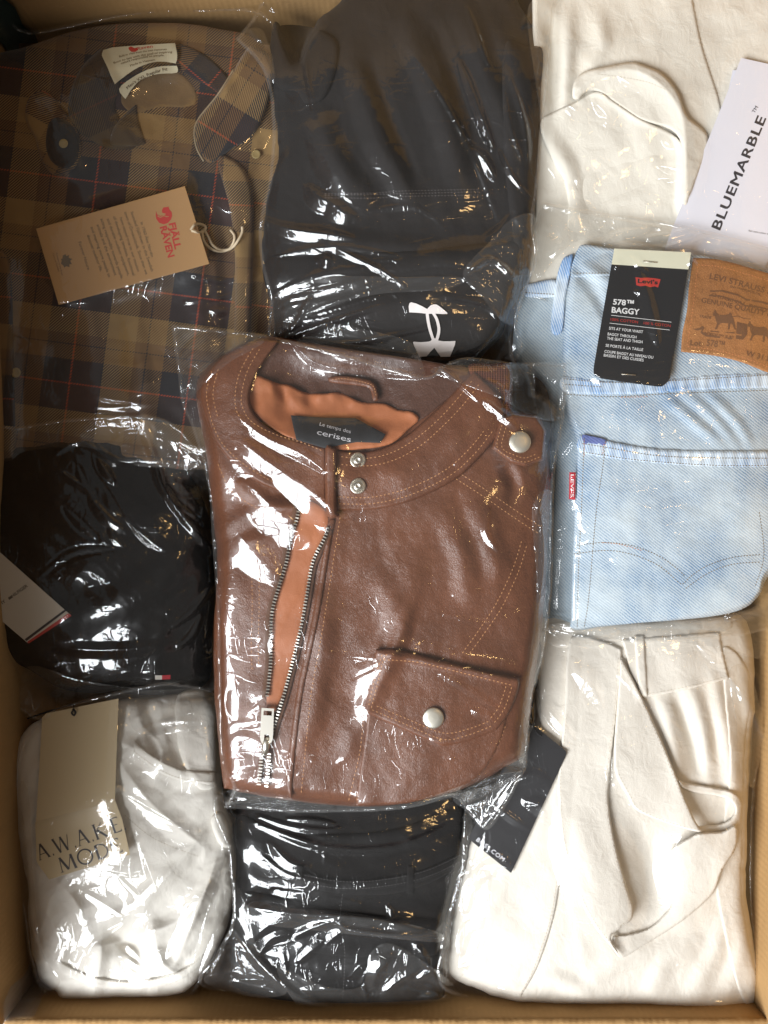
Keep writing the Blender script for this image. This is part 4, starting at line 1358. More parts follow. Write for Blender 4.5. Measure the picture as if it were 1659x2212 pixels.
bag("plastic_bag", "creased clear bag with a long loose end around the black trousers", [(500, 1700), (1020, 1700), (1015, 1800), (1000, 1900), (972, 2040), (985, 2110), (1010, 2150), (1020, 2172), (1008, 2198), (930, 2190), (830, 2200), (740, 2196), (650, 2180), (560, 2158), (495, 2146), (430, 2120), (470, 2060), (505, 1980), (498, 1850)],
    M['film_b'], folds=[([(560, 1770), (620, 1790), (700, 1800), (730, 1795)], 10, .4), ([(620, 1775), (680, 1778), (720, 1785)], 9), ([(580, 1830), (620, 1870), (660, 1880)], 14, .4), ([(640, 1865), (660, 1840), (672, 1820)], 12), ([(695, 1860), (700, 1830), (712, 1810)], 8), ([(560, 1850), (620, 1895), (720, 1918)], 9),
                        ([(790, 1890), (840, 1860), (870, 1840)], 14, .42), ([(720, 1915), (790, 1890), (880, 1840)], 7, .35), ([(540, 2010), (580, 1980), (640, 1965)], 24, .42), ([(555, 2050), (580, 2020), (620, 2010)], 14), ([(590, 1930), (680, 1945), (780, 1960)], 10, .4), ([(700, 2035), (740, 2000), (755, 1985)], 10),
                        ([(640, 2070), (670, 2045), (690, 2030)], 12, .42), ([(615, 2110), (610, 2080), (605, 2060)], 8), ([(835, 2000), (842, 1975), (835, 1960)], 8), ([(795, 2120), (805, 2090), (835, 2055)], 18, .42), ([(820, 2150), (850, 2120), (900, 2090)], 8, .4), ([(540, 2105), (520, 2070), (510, 2050)], 10),
                        ([(500, 2130), (540, 2145), (620, 2160)], 12, .4), ([(575, 2125), (570, 2090), (560, 2070)], 12), ([(650, 2130), (720, 2130), (780, 2120)], 14, .3), ([(900, 2110), (930, 2090), (950, 2050)], 9), ([(870, 2170), (930, 2150), (990, 2160)], 10, .35), ([(790, 2170), (780, 2120), (800, 2080)], 8, .4)],
    rid=[([(540, 1960), (640, 1975), (800, 1985), (920, 2015)], 14, 5, 1.0, True), ([(500, 2000), (560, 2080), (640, 2150), (740, 2190)], 16, 6), ([(640, 2020), (720, 1990), (760, 2010), (900, 2020), (960, 1990)], 12, 5), ([(900, 2040), (950, 2120), (1010, 2165)], 14, 5), ([(560, 1780), (700, 1830), (850, 1830), (980, 1780)], 12, 4)],
    crump=(2.0, 0.7), seed=43, level=-72, ang=15,
    flaps=[([(545, 1948), (640, 1962), (760, 1972), (880, 1995), (955, 2018), (940, 2035), (800, 2022), (660, 2008), (540, 1990)], 1.5, 5), ([(600, 2090), (700, 2130), (780, 2130), (800, 2060), (850, 2040), (960, 2110), (1015, 2170), (1006, 2196), (930, 2188), (830, 2197), (740, 2194), (650, 2178)], 1.5, 30), ([(505, 1900), (535, 1960), (560, 2060), (620, 2140), (560, 2155), (500, 2142), (440, 2118), (475, 2060), (503, 1985)], 1.2, 70)])

# ================================================================ ivory trousers, lower right
def wc_z(U, V):
    z = dome(1330, 1800, 370, 520, -36, -56, 3.2)(U, V)
    z = z + 2.2 * fbm(U / 170.0, V / 200.0, 61)
    for q in ([(1430, 1500), (1460, 1620), (1470, 1700)], [(1490, 1480), (1520, 1580), (1530, 1700)], [(1540, 1450), (1570, 1600), (1590, 1750)]):
        z = z + ridge(U, V, q, 26, 4, 2) 
    for q in ([(1460, 1500), (1495, 1600), (1505, 1660)], [(1600, 1500), (1610, 1640), (1600, 1720)]):
        z = z - ridge(U, V, q, 20, 4, 2)
    for q in ([(1250, 2150), (1330, 2080), (1440, 2040)], [(1400, 2150), (1440, 2080), (1500, 2040)], [(1480, 2160), (1540, 2070), (1570, 1980)], [(1560, 2160), (1600, 2060), (1590, 1960)], [(1030, 2060), (1060, 1960), (1100, 1900)], [(1130, 2150), (1200, 2120), (1280, 2160)]):
        z = z + ridge(U, V, q, 34, 3, 2)
    a, b = rot(U + 30 * gn(U / 90., V / 90., 63), V + 30 * gn(U / 90., V / 90., 64), 70)
    z = z + 1.2 * ridged(a / 260.0, b / 80.0, 65)
    z = z - 11 * np.exp(-(((U - 1405) / 48.0) ** 2 + ((V - 1880) / 110.0) ** 2))
    return z


wc = thing("folded_trousers", "ivory pleated trousers with a tied cloth belt, lower right", "trousers", 1330, 2180, -60)
sheet("leg_panel", [(1150, 1330), (1400, 1330), (1600, 1330), (1630, 1497), (1620, 1600), (1615, 1705), (1612, 1850), (1614, 1948), (1630, 2040), (1645, 2110), (1640, 2190), (1600, 2208), (1547, 2192), (1420, 2175), (1287, 2170), (1126, 2166), (1040, 2140), (972, 2105), (975, 2030), (985, 1960), (1010, 1860), (1030, 1790), (1148, 1600), (1150, 1450)],
      wc_z, M['white_c'], wc, r=26, drop=12, wob=3)
sheet("leg_panel", [(1150, 1330), (1240, 1330), (1240, 1500), (1225, 1700), (1217, 1831), (1200, 1965), (1165, 2080), (1128, 2150), (1126, 2166), (1060, 2140), (985, 2105), (990, 1980), (1040, 1800), (1148, 1600)], follow(2.0, 3), M['white_c'], wc, r=4, drop=2)
stitches("stitching", [[(1232, 1505), (1218, 1700), (1210, 1831), (1193, 1965), (1158, 2080), (1126, 2145)]], follow(0.2), M['thread_white'], wc, 8, 6, 1.1, 0.3)
sheet("side_panel", [(1560, 1400), (1600, 1420), (1628, 1500), (1618, 1700), (1610, 1850), (1612, 1950), (1640, 2110), (1636, 2195), (1600, 2150), (1570, 2040), (1545, 1900), (1560, 1800), (1575, 1650), (1565, 1500)], follow(1.6, 3), M['white_c'], wc, r=4, drop=1.8)
sheet("back_waistband", [(1180, 1345), (1350, 1335), (1560, 1325), (1560, 1372), (1350, 1385), (1200, 1400)], follow(1.0, 3), M['white_c'], wc, r=8, drop=3)
for x in (1290, 1343, 1385, 1450, 1500):
    pass
wz = follow(2.2, 3)
sheet("waistband", C((1343, 1380), (1440, 1374), (1555, 1364), (1560, 1400), (1575, 1466), (1480, 1490), (1391, 1508), (1360, 1450)), wz, M['white_c'], wc, r=3, drop=2)
stitches("stitching", [[(1392, 1500), (1480, 1484), (1572, 1461)]], wz, M['thread_white'], wc, 8, 6, 1.2, 0.3)
sheet("belt_loop", C((1370, 1372), (1392, 1371), (1400, 1505), (1380, 1508)), follow(2.0, 2), M['white_c'], wc, r=4, drop=2)
# the belt
zb0 = follow(2.0, 4)


def belt1(U, V):
    return zb0(U, V) + 1.0 + 5.5 * sstep(V, 1600, 1900) + ridge(U, V, [(1260, 1420), (1250, 1700), (1290, 1950), (1335, 2060)], 45, 1.2, 2, False)


L_r = [(1343, 1419), (1335, 1520), (1326, 1601), (1316, 1690), (1316, 1745), (1330, 1827), (1356, 1922), (1367, 1955), (1365, 1985), (1340, 2005), (1321, 2020), (1325, 2040), (1346, 2066)]
L_l = [(1226, 1400), (1218, 1540), (1208, 1640), (1204, 1700), (1210, 1790), (1220, 1850), (1240, 1910), (1261, 1961), (1290, 2010), (1320, 2045), (1343, 2069)]
sheet("belt_tail", L_r[:-1] + L_l[::-1] + [(1250, 1372), (1330, 1395)], belt1, M['white_c'], wc, r=3, drop=3.0)
stitches("stitching", [[(x + 7, y) for x, y in L_l[1:-1]], [(x - 7, y) for x, y in L_r[:-3]]], belt1, M['thread_white'], wc, 8, 6, 1.2, 0.3)


def belt2(U, V):
    return zb0(U, V) + 3.0 + 7 * sstep(V, 1520, 1780)


R_l = [(1340, 1425), (1333, 1520), (1326, 1620), (1330, 1672), (1355, 1720), (1375, 1750), (1440, 1778), (1512, 1797)]
R_r = [(1512, 1797), (1500, 1770), (1480, 1725), (1462, 1679), (1430, 1600), (1391, 1515), (1345, 1425)]
sheet("belt_tail", R_l + R_r[1:], belt2, M['white_c'], wc, r=3, drop=3.0)
stitches("stitching", [[(x - 6, y + 2) for x, y in R_r[1:]], [(x + 6, y - 2) for x, y in R_l[3:]]], belt2, M['thread_white'], wc, 8, 6, 1.2, 0.3)
zb1 = follow(1.5, 4)
# the loop that turns over at the right, then the long lower run coming back to the left tail
sheet("belt_loop_turn", [(1500, 1788), (1514, 1801), (1560, 1799), (1594, 1783), (1610, 1756), (1604, 1730), (1584, 1711), (1545, 1701), (1480, 1690), (1464, 1682), (1472, 1700), (1505, 1713), (1545, 1718), (1576, 1729), (1588, 1749), (1578, 1769), (1550, 1781), (1518, 1783)],
      lambda U, V: zb1(U, V) + 2.5, M['white_c'], wc, r=3, drop=3)


def belt3(U, V):
    return zb1(U, V) + 1.5 + 7 * sstep(U, 1340, 1480) * sstep(-V, -2040, -1800)


sheet("belt_run", [(1512, 1800), (1560, 1796), (1590, 1784), (1590, 1830), (1560, 1880), (1540, 1930), (1480, 1985), (1420, 2025), (1380, 2050), (1343, 2069), (1323, 2045), (1325, 2022), (1345, 2020), (1400, 2005), (1435, 1975), (1450, 1955), (1455, 1930), (1445, 1890), (1443, 1860), (1450, 1835), (1470, 1820)],
      belt3, M['white_c'], wc, r=3, drop=3.0)

zt = plane_fit([(1060, 1800), (1100, 1860), (1180, 1650), (1200, 1640), (1120, 1750)], 6)
bt_ = thing("hang_tag", "black swing tag with pale web address beside the ivory trousers", "tag", 1110, 1740, float(zt(1110, 1740)))
bcard = card("tag_card", C((1137, 1554), (1226, 1625), (1104, 1886), (1012, 1812)), zt, M['dark_card'], bt_, 0.8, 12)
lettering("lettering", "BOSS.COM", (1028, 1816), (1086, 1861), 9.5, zt, M['ink_silver'], bcard, 0.01, 0.2, 0, 1.15)
zs = follow(2.0, 1)
st_ = thing("tag_string", "thin black cord running up from the black swing tag", "string", 1150, 1560, -45)
for ps in ([(1160, 1372), (1168, 1400), (1165, 1450), (1155, 1500), (1145, 1550), (1143, 1572)], [(1164, 1440), (1152, 1500), (1148, 1545), (1158, 1580), (1170, 1590)]):
    tube("cord", [(a, b, float(zs(np.array(a), np.array(b)))) for a, b in spline(ps, 8)], 0.0006, M['string_black'], st_)

bag("plastic_bag", "clear bag around the ivory trousers at lower right", [(1010, 1740), (1080, 1640), (1150, 1560), (1160, 1350), (1400, 1330), (1650, 1330), (1650, 1450), (1660, 1600), (1630, 1700), (1625, 1950), (1645, 2100), (1645, 2200), (1540, 2204), (1290, 2180), (1110, 2172), (960, 2135), (955, 2040), (975, 1960), (1000, 1860)],
    M['film'], folds=[([(1200, 1400), (1260, 1410), (1300, 1440), (1330, 1460)], 16, .4), ([(1235, 1460), (1270, 1490), (1290, 1530)], 16, .4), ([(1170, 1530), (1195, 1560), (1230, 1600)], 14, .42), ([(1160, 1640), (1220, 1620), (1300, 1630)], 9, .35), ([(1120, 1700), (1150, 1690), (1180, 1700)], 20, .42), ([(1130, 1740), (1160, 1750), (1170, 1780)], 18, .42),
                      ([(1040, 1760), (1050, 1700), (1075, 1690)], 8), ([(1060, 1740), (1100, 1770), (1160, 1810)], 9, .4), ([(1030, 1860), (1040, 1830), (1045, 1790)], 9), ([(1000, 1960), (1020, 1900), (1060, 1880)], 14, .4), ([(990, 2050), (1010, 2000), (1060, 1990)], 14, .4), ([(1000, 2080), (1050, 2060), (1090, 2040)], 12, .4),
                      ([(1290, 1990), (1325, 1995)], 8), ([(1520, 2030), (1550, 2025), (1585, 2015)], 14, .4), ([(1460, 2080), (1480, 2075)], 9), ([(1360, 1380), (1380, 1390)], 8), ([(1500, 1390), (1600, 1500), (1650, 1600)], 8, .3), ([(1080, 2130), (1150, 2140)], 9), ([(1490, 2180), (1560, 2160), (1610, 2150)], 12, .35)],
    rid=[([(1300, 2110), (1450, 2060), (1600, 1990)], 6, 1.6), ([(1000, 1900), (1060, 1850), (1120, 1880)], 10, 4), ([(1180, 1400), (1400, 1360), (1600, 1370)], 14, 4), ([(1590, 1400), (1640, 1480), (1650, 1600)], 10, 4), ([(1310, 1430), (1400, 1520), (1500, 1600)], 6, 2)],
    crump=(1.6, 0.45), seed=57, level=-66, ang=-30, mask=lambda U, V: 0.5 + 0.9 * sstep(-U, -1250, -1050) + 0.6 * sstep(-V, -1500, -1400),
    flaps=[([(1180, 1352), (1300, 1340), (1450, 1335), (1640, 1335), (1645, 1420), (1560, 1400), (1400, 1385), (1250, 1395)], 1.0, 0), ([(1575, 1450), (1620, 1450), (1652, 1600), (1630, 1700), (1600, 1660), (1590, 1560)], 1.0, 80), ([(1000, 1860), (1060, 1880), (1050, 1980), (1020, 2080), (965, 2130), (957, 2040), (977, 1960)], 1.2, 60)])
# ================================================================ light blue jeans, right
def jn_z(U, V):
    z = dome(1470, 1000, 340, 440, -24, -44, 3)(U, V)
    z = z + 1.6 * fbm(U / 180.0, V / 140.0, 71) + 0.5 * fbm(U / 50.0, V / 30.0, 72)
    for q in ([(1440, 860), (1510, 920), (1560, 960)], [(1530, 850), (1590, 910), (1620, 960)], [(1480, 850), (1540, 900), (1590, 960)]):
        z = z + ridge(U, V, q, 20, 2.2, 2)
    z = z - ridge(U, V, [(1240, 575), (1290, 640), (1330, 720)], 22, 2.5, 2) + ridge(U, V, [(1270, 580), (1320, 610)], 22, 3, 2)
    return z


jeans = thing("folded_jeans", "light blue washed denim jeans folded with back pocket showing", "jeans", 1440, 1350, -55)
sheet("side_leg", [(1152, 608), (1210, 600), (1260, 640), (1275, 1000), (1270, 1350), (1210, 1345), (1166, 1337), (1176, 1200), (1185, 1050), (1190, 900), (1175, 830), (1120, 790), (1108, 740), (1120, 650)],
      lambda U, V: jn_z(U, V) - 6, M['denim_b'], jeans, r=22, drop=12)
sheet("side_waistband", [(1148, 612), (1200, 605), (1200, 640), (1130, 640), (1134, 620)], follow(2.0, 2), M['denim_edge'], jeans, r=6, drop=2)
jz0 = jn_z
jout = [(1216, 718), (1228, 620), (1240, 552), (1252, 533), (1270, 527), (1300, 530), (1325, 536), (1400, 542), (1480, 548), (1545, 556), (1600, 572), (1659, 586), (1740, 610), (1740, 610), (1740, 1200), (1740, 1200), (1665, 1240), (1640, 1285), (1610, 1312), (1560, 1328), (1480, 1338), (1380, 1346), (1300, 1354), (1252, 1362), (1238, 1358), (1234, 1330),
        (1240, 1200), (1240, 1080), (1244, 960), (1225, 900), (1215, 820)]
sheet("jeans_body", jout, lambda U, V: jz0(U, V) + 2.5, M['denim'], jeans, r=16, drop=10, wob=1.0)
jz = lambda U, V: samp(T, U, V)
jf = lambda U, V: jz0(U, V) + 2.5
# waistband seam, yoke seam as raised bands
sheet("waistband", [(1246, 545), (1262, 528), (1330, 538), (1490, 548), (1600, 572), (1740, 612), (1740, 612), (1740, 668), (1740, 668), (1600, 630), (1480, 606), (1370, 596), (1300, 596), (1240, 598), (1234, 580)], lambda U, V: jf(U, V) + 1.0, M['denim'], jeans, r=5, drop=1.3)
sheet("belt_loop", [(1228, 552), (1238, 556), (1222, 640), (1214, 716), (1190, 714), (1196, 640), (1205, 590), (1216, 560)], follow(2.4, 2), M['denim_edge'], jeans, r=5, drop=3)
sheet("yoke_seam", [(1218, 814), (1300, 822), (1400, 824), (1454, 818), (1560, 808), (1659, 806), (1740, 806), (1740, 806), (1740, 838), (1740, 838), (1659, 838), (1560, 840), (1454, 846), (1400, 850), (1300, 852), (1220, 846)], lambda U, V: jf(U, V) + 0.9 + 0.35 * np.sin(U / 3.6), M['denim_edge'], jeans, r=4, drop=1.2)
pk = [(1251, 938), (1251, 938), (1308, 950), (1418, 968), (1540, 972), (1740, 972), (1740, 972), (1740, 1190), (1740, 1190), (1660, 1232), (1638, 1282), (1600, 1310), (1480, 1334), (1300, 1352), (1236, 1358), (1234, 1330), (1238, 1197), (1242, 1105)]
pf = lambda U, V: jf(U, V) + 1.9
sheet("back_pocket", pk, pf, M['denim'], jeans, r=3, drop=2.0)
sheet("pocket_hem", [(1253, 941), (1253, 941), (1308, 952), (1418, 971), (1540, 975), (1740, 975), (1740, 975), (1740, 1008), (1740, 1008), (1540, 1008), (1381, 997), (1256, 977)], lambda U, V: pf(U, V) + 0.8 + 0.3 * np.sin(U / 3.8), M['denim_edge'], jeans, r=4, drop=1.0)
sheet("pocket_corner", [(1258, 940), (1275, 942), (1307, 950), (1305, 962), (1280, 958), (1262, 958)], lambda U, V: pf(U, V) + 1.1, M['indigo'], jeans, step=3, r=3, drop=0.3)
pz = follow(0.1)
stitches("stitching", [[(1256, 958), (1308, 966), (1418, 984), (1540, 989), (1700, 990)], [(1258, 976), (1308, 984), (1381, 994), (1540, 1005), (1700, 1005)], [(1262, 945), (1256, 1100), (1250, 1220), (1247, 1355)],
                       [(1308, 952), (1302, 1010), (1288, 1105), (1272, 1288), (1262, 1355)],
                       [(1238, 1197), (1308, 1189), (1363, 1197), (1418, 1219), (1452, 1245), (1473, 1262), (1492, 1245), (1528, 1222), (1583, 1204), (1645, 1198)],
                       [(1245, 1178), (1308, 1172), (1370, 1180), (1425, 1202), (1462, 1228), (1480, 1245)], [(1480, 1272), (1530, 1238), (1583, 1219), (1645, 1214)],
                       [(1220, 830), (1300, 836)], [(1216, 818), (1320, 826), (1454, 822), (1659, 810)], [(1218, 851), (1320, 857), (1454, 850), (1659, 843)],
                       [(1134, 632), (1200, 636)], [(1244, 590), (1320, 590)], [(1640, 1105), (1650, 1200), (1630, 1270)]],
         pz, M['thread_denim'], jeans, 6.5, 5.6, 1.9, 0.5)
stitches("stitching", [[(1310, 953), (1304, 962), (1302, 985)], [(1262, 950), (1262, 985)], [(1300, 1172), (1340, 1176), (1390, 1190)], [(1340, 858), (1400, 857)]], pz, M['thread_orange'], jeans, 6, 5, 1.4, 0.4)
rt = sheet("red_tab", C((1230, 1020), (1244, 1020), (1243, 1080), (1229, 1078)), lambda U, V: pf(U, V) + 2.0, M['red_cloth'], jeans, r=3, drop=1)
lettering("lettering", "LEVI'S", (1233, 1025), (1233, 1074), 7, lambda U, V: pf(U, V) + 2.0, M['ink_white'], rt, 0.0, 0.25)
# leather patch
pzf = lambda U, V: jf(U, V) + 2.8
pc = [(1497, 557), (1497, 557), (1560, 562), (1659, 590), (1740, 615), (1740, 615), (1740, 830), (1740, 830), (1659, 805), (1600, 782), (1540, 768), (1471, 760), (1471, 760), (1474, 720), (1484, 670), (1488, 620)]
pt = sheet("leather_patch", pc, pzf, M['patch'], jeans, r=3, drop=1.4)
stitches("stitching", [[(1507, 572), (1560, 577), (1659, 606), (1730, 628)], [(1507, 574), (1500, 640), (1492, 700), (1484, 748)], [(1484, 748), (1540, 755), (1600, 770), (1659, 792), (1730, 815)]], pzf, M['thread_orange'], pt, 7, 5.4, 1.8, 0.4)


def q3(a, b):
    return (1244.5 + a * 0.25, 525.4 + b * 0.25)


for s_, a, b, h, arc in (("LEVI STRAUSS & CO.", (1150, 305), (1850, 500), 13, 2), ("SAN FRANCISCO,CAL.", (1330, 380), (1600, 455), 4.5, 1), ("GENUINE QUALITY CLOTHING", (1080, 510), (1960, 715), 11, 3), ("TRADE", (1062, 640), (1165, 655), 6, 0),
                         ("Lot", (985, 880), (1080, 890), 12, 0), ("578™", (1125, 885), (1280, 905), 14, 0), ("W 31 L34", (1465, 970), (1740, 1040), 12, 0), ("PATENTED MAY 20 1873", (1110, 785), (1360, 820), 4.5, 0), ("ORIGINAL RIVETED", (1165, 455), (1740, 620), 7, 0)):
    lettering("lettering", s_, q3(*a), q3(*b), h, pzf, M['patch_ink'], pt, 0.012, 0.2, arc)
bn = [(1150, 410), (1260, 405), (1400, 440), (1470, 480), (1600, 500), (1700, 530), (1700, 545), (1600, 515), (1470, 495), (1400, 455), (1260, 418), (1160, 420)]
bn2 = [(1145, 455), (1260, 465), (1400, 510), (1460, 545), (1600, 560), (1700, 590), (1700, 580), (1600, 550), (1460, 533), (1400, 498), (1260, 455), (1150, 445)]
horse = [(1185, 600), (1200, 575), (1212, 600), (1235, 620), (1290, 620), (1320, 612), (1345, 620), (1360, 650), (1372, 700), (1378, 745), (1368, 742), (1352, 700), (1335, 690), (1325, 745), (1312, 745), (1315, 690), (1260, 690), (1235, 700), (1215, 745), (1200, 742), (1218, 690), (1205, 660), (1200, 630), (1182, 625)]
horse2 = [(x + 300 + (y - 600) * 0.0, y + 95 + (x - 1200) * 0.12) for x, y in horse]
man = [(1318, 612), (1325, 600), (1340, 600), (1350, 640), (1340, 665), (1325, 650)]
wagon = [(1390, 680), (1480, 700), (1478, 790), (1440, 835), (1380, 825)]
scroll = [(1005, 740), (1060, 735), (1090, 715), (1110, 730), (1090, 765), (1130, 790), (1350, 820), (1345, 832), (1120, 805), (1075, 775), (1085, 745), (1050, 755)]
ropes = [[tuple(p) for p in stroke([(1350, 635), (1400, 630), (1450, 650), (1510, 655)], 5)]]
base = [(1160, 755), (1370, 770), (1365, 780), (1160, 765)]
printed("wagon_mark", [[q3(*p) for p in pl] for pl in (bn, bn2, horse, horse2, man, wagon, scroll, base, ropes[0])], pzf, M['patch_ink'], pt, 0.2)

# black swing tag stapled on
zt = plane_fit([(1330, 550), (1480, 560), (1300, 800), (1430, 820), (1380, 700)], 4.0)
jt = thing("hang_tag", "black card with cream top stapled to the jeans, white fit text", "tag", 1385, 680, float(zt(1385, 680)))
jc = card("tag_card", [(1322, 565), (1322, 565), (1487, 577), (1487, 577), (1470, 680), (1450, 800), (1446, 820), (1432, 834), (1432, 834), (1420, 835), (1360, 827), (1300, 818), (1300, 818), (1284, 810), (1282, 796), (1282, 796), (1300, 690)], zt, M['black_card'], jt, 0.8, 10, 6)
card("header_strip", C((1327, 537), (1493, 545), (1487, 582), (1321, 571)), lambda U, V: zt(U, V) + 0.5, M['cream_card'], jt, 0.5, 10)
for s_, a, b, h, mt, bd in (("578™", (318, 528), (497, 542), 12, 'ink_white', .025), ("BAGGY", (306, 598), (545, 618), 12.5, 'ink_white', .025), ("100% COTTON", (297, 668), (533, 693), 6, 'ink_red', 0), ("100 % COTON", (583, 700), (815, 725), 6, 'ink_red', 0),
                            ("SITS AT YOUR WAIST", (283, 745), (577, 778), 6.2, 'ink_white', .008), ("BAGGY THROUGH", (272, 795), (520, 823), 6.2, 'ink_white', .008), ("THE SEAT AND THIGH", (266, 832), (573, 865), 6.2, 'ink_white', .008),
                            ("SE PORTE À LA TAILLE", (254, 893), (578, 932), 6.2, 'ink_white', .008), ("COUPE BAGGY AU NIVEAU DU", (244, 945), (665, 998), 6.2, 'ink_white', .008), ("BASSIN ET DES CUISSES", (238, 978), (582, 1022), 6.2, 'ink_white', .008)):
    lettering("lettering", s_, q3(*a), q3(*b), h, zt, M[mt], jc, bd, 0.2)
for a, b in (((303, 622), (823, 682)), ((290, 690), (808, 750))):
    printed("rule", [[q3(a[0], a[1] - 2), q3(b[0], b[1] - 2), q3(b[0], b[1] + 2), q3(a[0], a[1] + 2)]], zt, M['ink_white'], jc, 0.2)
bw = [(513, 293), (560, 300), (620, 297), (680, 303), (730, 312), (708, 383), (680, 372), (640, 380), (600, 366), (555, 372), (520, 362)]
printed("bat_wing_mark", [[q3(*p) for p in bw]], zt, M['ink_red'], jc, 0.2)
lettering("lettering", "Levi's", q3(532, 342), q3(705, 355), 9, zt, M['black_card'], jc, 0.03, 0.3)
for a, b in ((q3(580, 157), q3(700, 167)), (q3(392, 1130), q3(515, 1140))):
    tube("staple", [(a[0], a[1], float(zt(*a)) - 0.2), (a[0], a[1], float(zt(*a)) + 0.9), (b[0], b[1], float(zt(*b)) + 0.9), (b[0], b[1], float(zt(*b)) - 0.2)], 0.0004, M['metal'], jt)

bag("plastic_bag", "clear bag around the light blue jeans at right", [(1120, 620), (1150, 520), (1172, 440), (1172, 440), (1300, 462), (1440, 482), (1560, 510), (1740, 560), (1740, 560), (1740, 1300), (1700, 1345), (1560, 1375), (1400, 1385), (1300, 1380), (1190, 1362), (1160, 1340), (1165, 1100), (1150, 850), (1100, 760)], M['film'],
    folds=[([(1205, 500), (1225, 470), (1240, 450)], 10), ([(1190, 545), (1210, 520), (1220, 505)], 12), ([(1310, 530), (1340, 510), (1400, 500)], 10, .4), ([(1400, 520), (1460, 510), (1510, 500)], 10, .42), ([(1440, 540), (1500, 520), (1540, 500)], 8), ([(1360, 558), (1375, 575), (1395, 590)], 7, .3), ([(1325, 578), (1335, 580)], 7),
           ([(1370, 590), (1390, 650), (1410, 740)], 16, .27), ([(1480, 565), (1500, 580)], 10), ([(1370, 632), (1395, 640)], 6), ([(1218, 1060), (1235, 1090), (1250, 1115)], 9), ([(1205, 1080), (1240, 1120), (1262, 1150)], 10), ([(1240, 1100), (1256, 1130)], 12), ([(1260, 1165), (1275, 1155)], 12), ([(1200, 1130), (1210, 1140)], 10),
           ([(1210, 980), (1222, 960), (1232, 950)], 7), ([(1320, 1210), (1345, 1222)], 6), ([(1175, 1338), (1260, 1368), (1330, 1370)], 10, .35), ([(1190, 1375), (1230, 1385), (1270, 1420)], 10), ([(1570, 1330), (1640, 1300), (1700, 1240)], 12, .3)],
    rid=[([(1172, 442), (1300, 470), (1560, 520), (1720, 570)], 8, 2.5, 1.0, False), ([(1560, 505), (1620, 560), (1700, 620)], 6, 2), ([(1300, 480), (1420, 530), (1480, 545)], 6, 2)],
    crump=(0.9, 0.22), seed=61, level=-60, ang=60, gap=1.0, dil=2, bl=4,
    flaps=[([(1176, 446), (1300, 466), (1440, 486), (1560, 514), (1735, 565), (1735, 600), (1600, 560), (1500, 540), (1320, 528), (1250, 520), (1200, 560), (1165, 600), (1150, 560)], 1.2, 10), ([(1200, 1350), (1300, 1362), (1480, 1345), (1620, 1315), (1690, 1250), (1700, 1330), (1560, 1372), (1400, 1384), (1300, 1380)], 1.0, -10)])

# ================================================================ charcoal sweatpants, top centre
def tb_z(U, V):
    z = dome(870, 420, 330, 450, -26, -46, 2.6)(U, V)
    z = z + 2.5 * fbm(U / 120.0, V / 220.0, 81) + 0.8 * fbm(U / 45.0, V / 60.0, 82)
    for q in ([(760, 120), (800, 260), (830, 330), (900, 440)], [(880, 60), (960, 260), (1000, 400)], [(1000, 20), (1060, 180), (1120, 330)], [(690, 250), (720, 340), (790, 430)], [(1080, 60), (1120, 160), (1140, 260)]):
        z = z + ridge(U, V, q, 42, 8, 2)
    for q in ([(800, 140), (850, 280), (900, 400)], [(940, 60), (1010, 250), (1030, 340)]):
        z = z - ridge(U, V, q, 26, 5, 2)
    for q in ([(590, 600), (760, 590), (1000, 560), (1100, 520)], [(600, 690), (800, 660), (1040, 640)], [(600, 500), (740, 520), (960, 540)]):
        z = z + ridge(U, V, q, 34, 5, 2)
    return z


tb = thing("folded_sweatpants", "charcoal jersey sweatpants with white logo, folded at top centre", "sweatpants", 850, 770, -56)
sheet("cloth", [(600, 50), (640, 130), (660, 90), (690, 40), (730, 10), (760, -30), (800, -60), (1050, -60), (1140, 40), (1172, 100), (1170, 160), (1160, 330), (1150, 500), (1120, 620), (1090, 700), (1050, 760), (990, 800), (800, 800), (610, 760), (592, 700), (585, 640), (566, 560), (568, 500), (580, 400), (600, 340), (592, 240), (584, 130), (586, 70)],
      tb_z, M['charcoal'], tb, r=26, drop=14, wob=4)
tz = follow(0.2)
sheet("cuff_fold", [(595, 60), (680, 60), (730, 90), (725, 160), (700, 215), (660, 225), (640, 200), (600, 190), (588, 130)], follow(5.0, 3), M['charcoal'], tb, r=16, drop=7)
sheet("leg_fold", [(1090, 95), (1140, 100), (1172, 108), (1168, 200), (1162, 330), (1150, 480), (1120, 560), (1095, 420), (1085, 250)], follow(5.0, 4), M['charcoal'], tb, r=20, drop=7)
sheet("lower_fold", [(572, 560), (700, 545), (900, 540), (1100, 520), (1125, 560), (1100, 680), (1040, 760), (800, 790), (620, 750), (594, 680)], follow(5.0, 4), M['charcoal'], tb, r=26, drop=8)
stitches("stitching", [[(700, 418), (800, 417), (880, 412), (1040, 409)], [(700, 427), (800, 428), (880, 424), (1040, 421)], [(700, 422), (880, 418), (1040, 414)]], tz, m_print("charcoal_thread", (0.05, 0.042, 0.04)), tb, 7, 5.5, 2.2, 0.5)
lz = follow(0.4, 2)


def q6(a, b):
    return (829.5 + a * 0.1333, 608.3 + b * 0.1333)


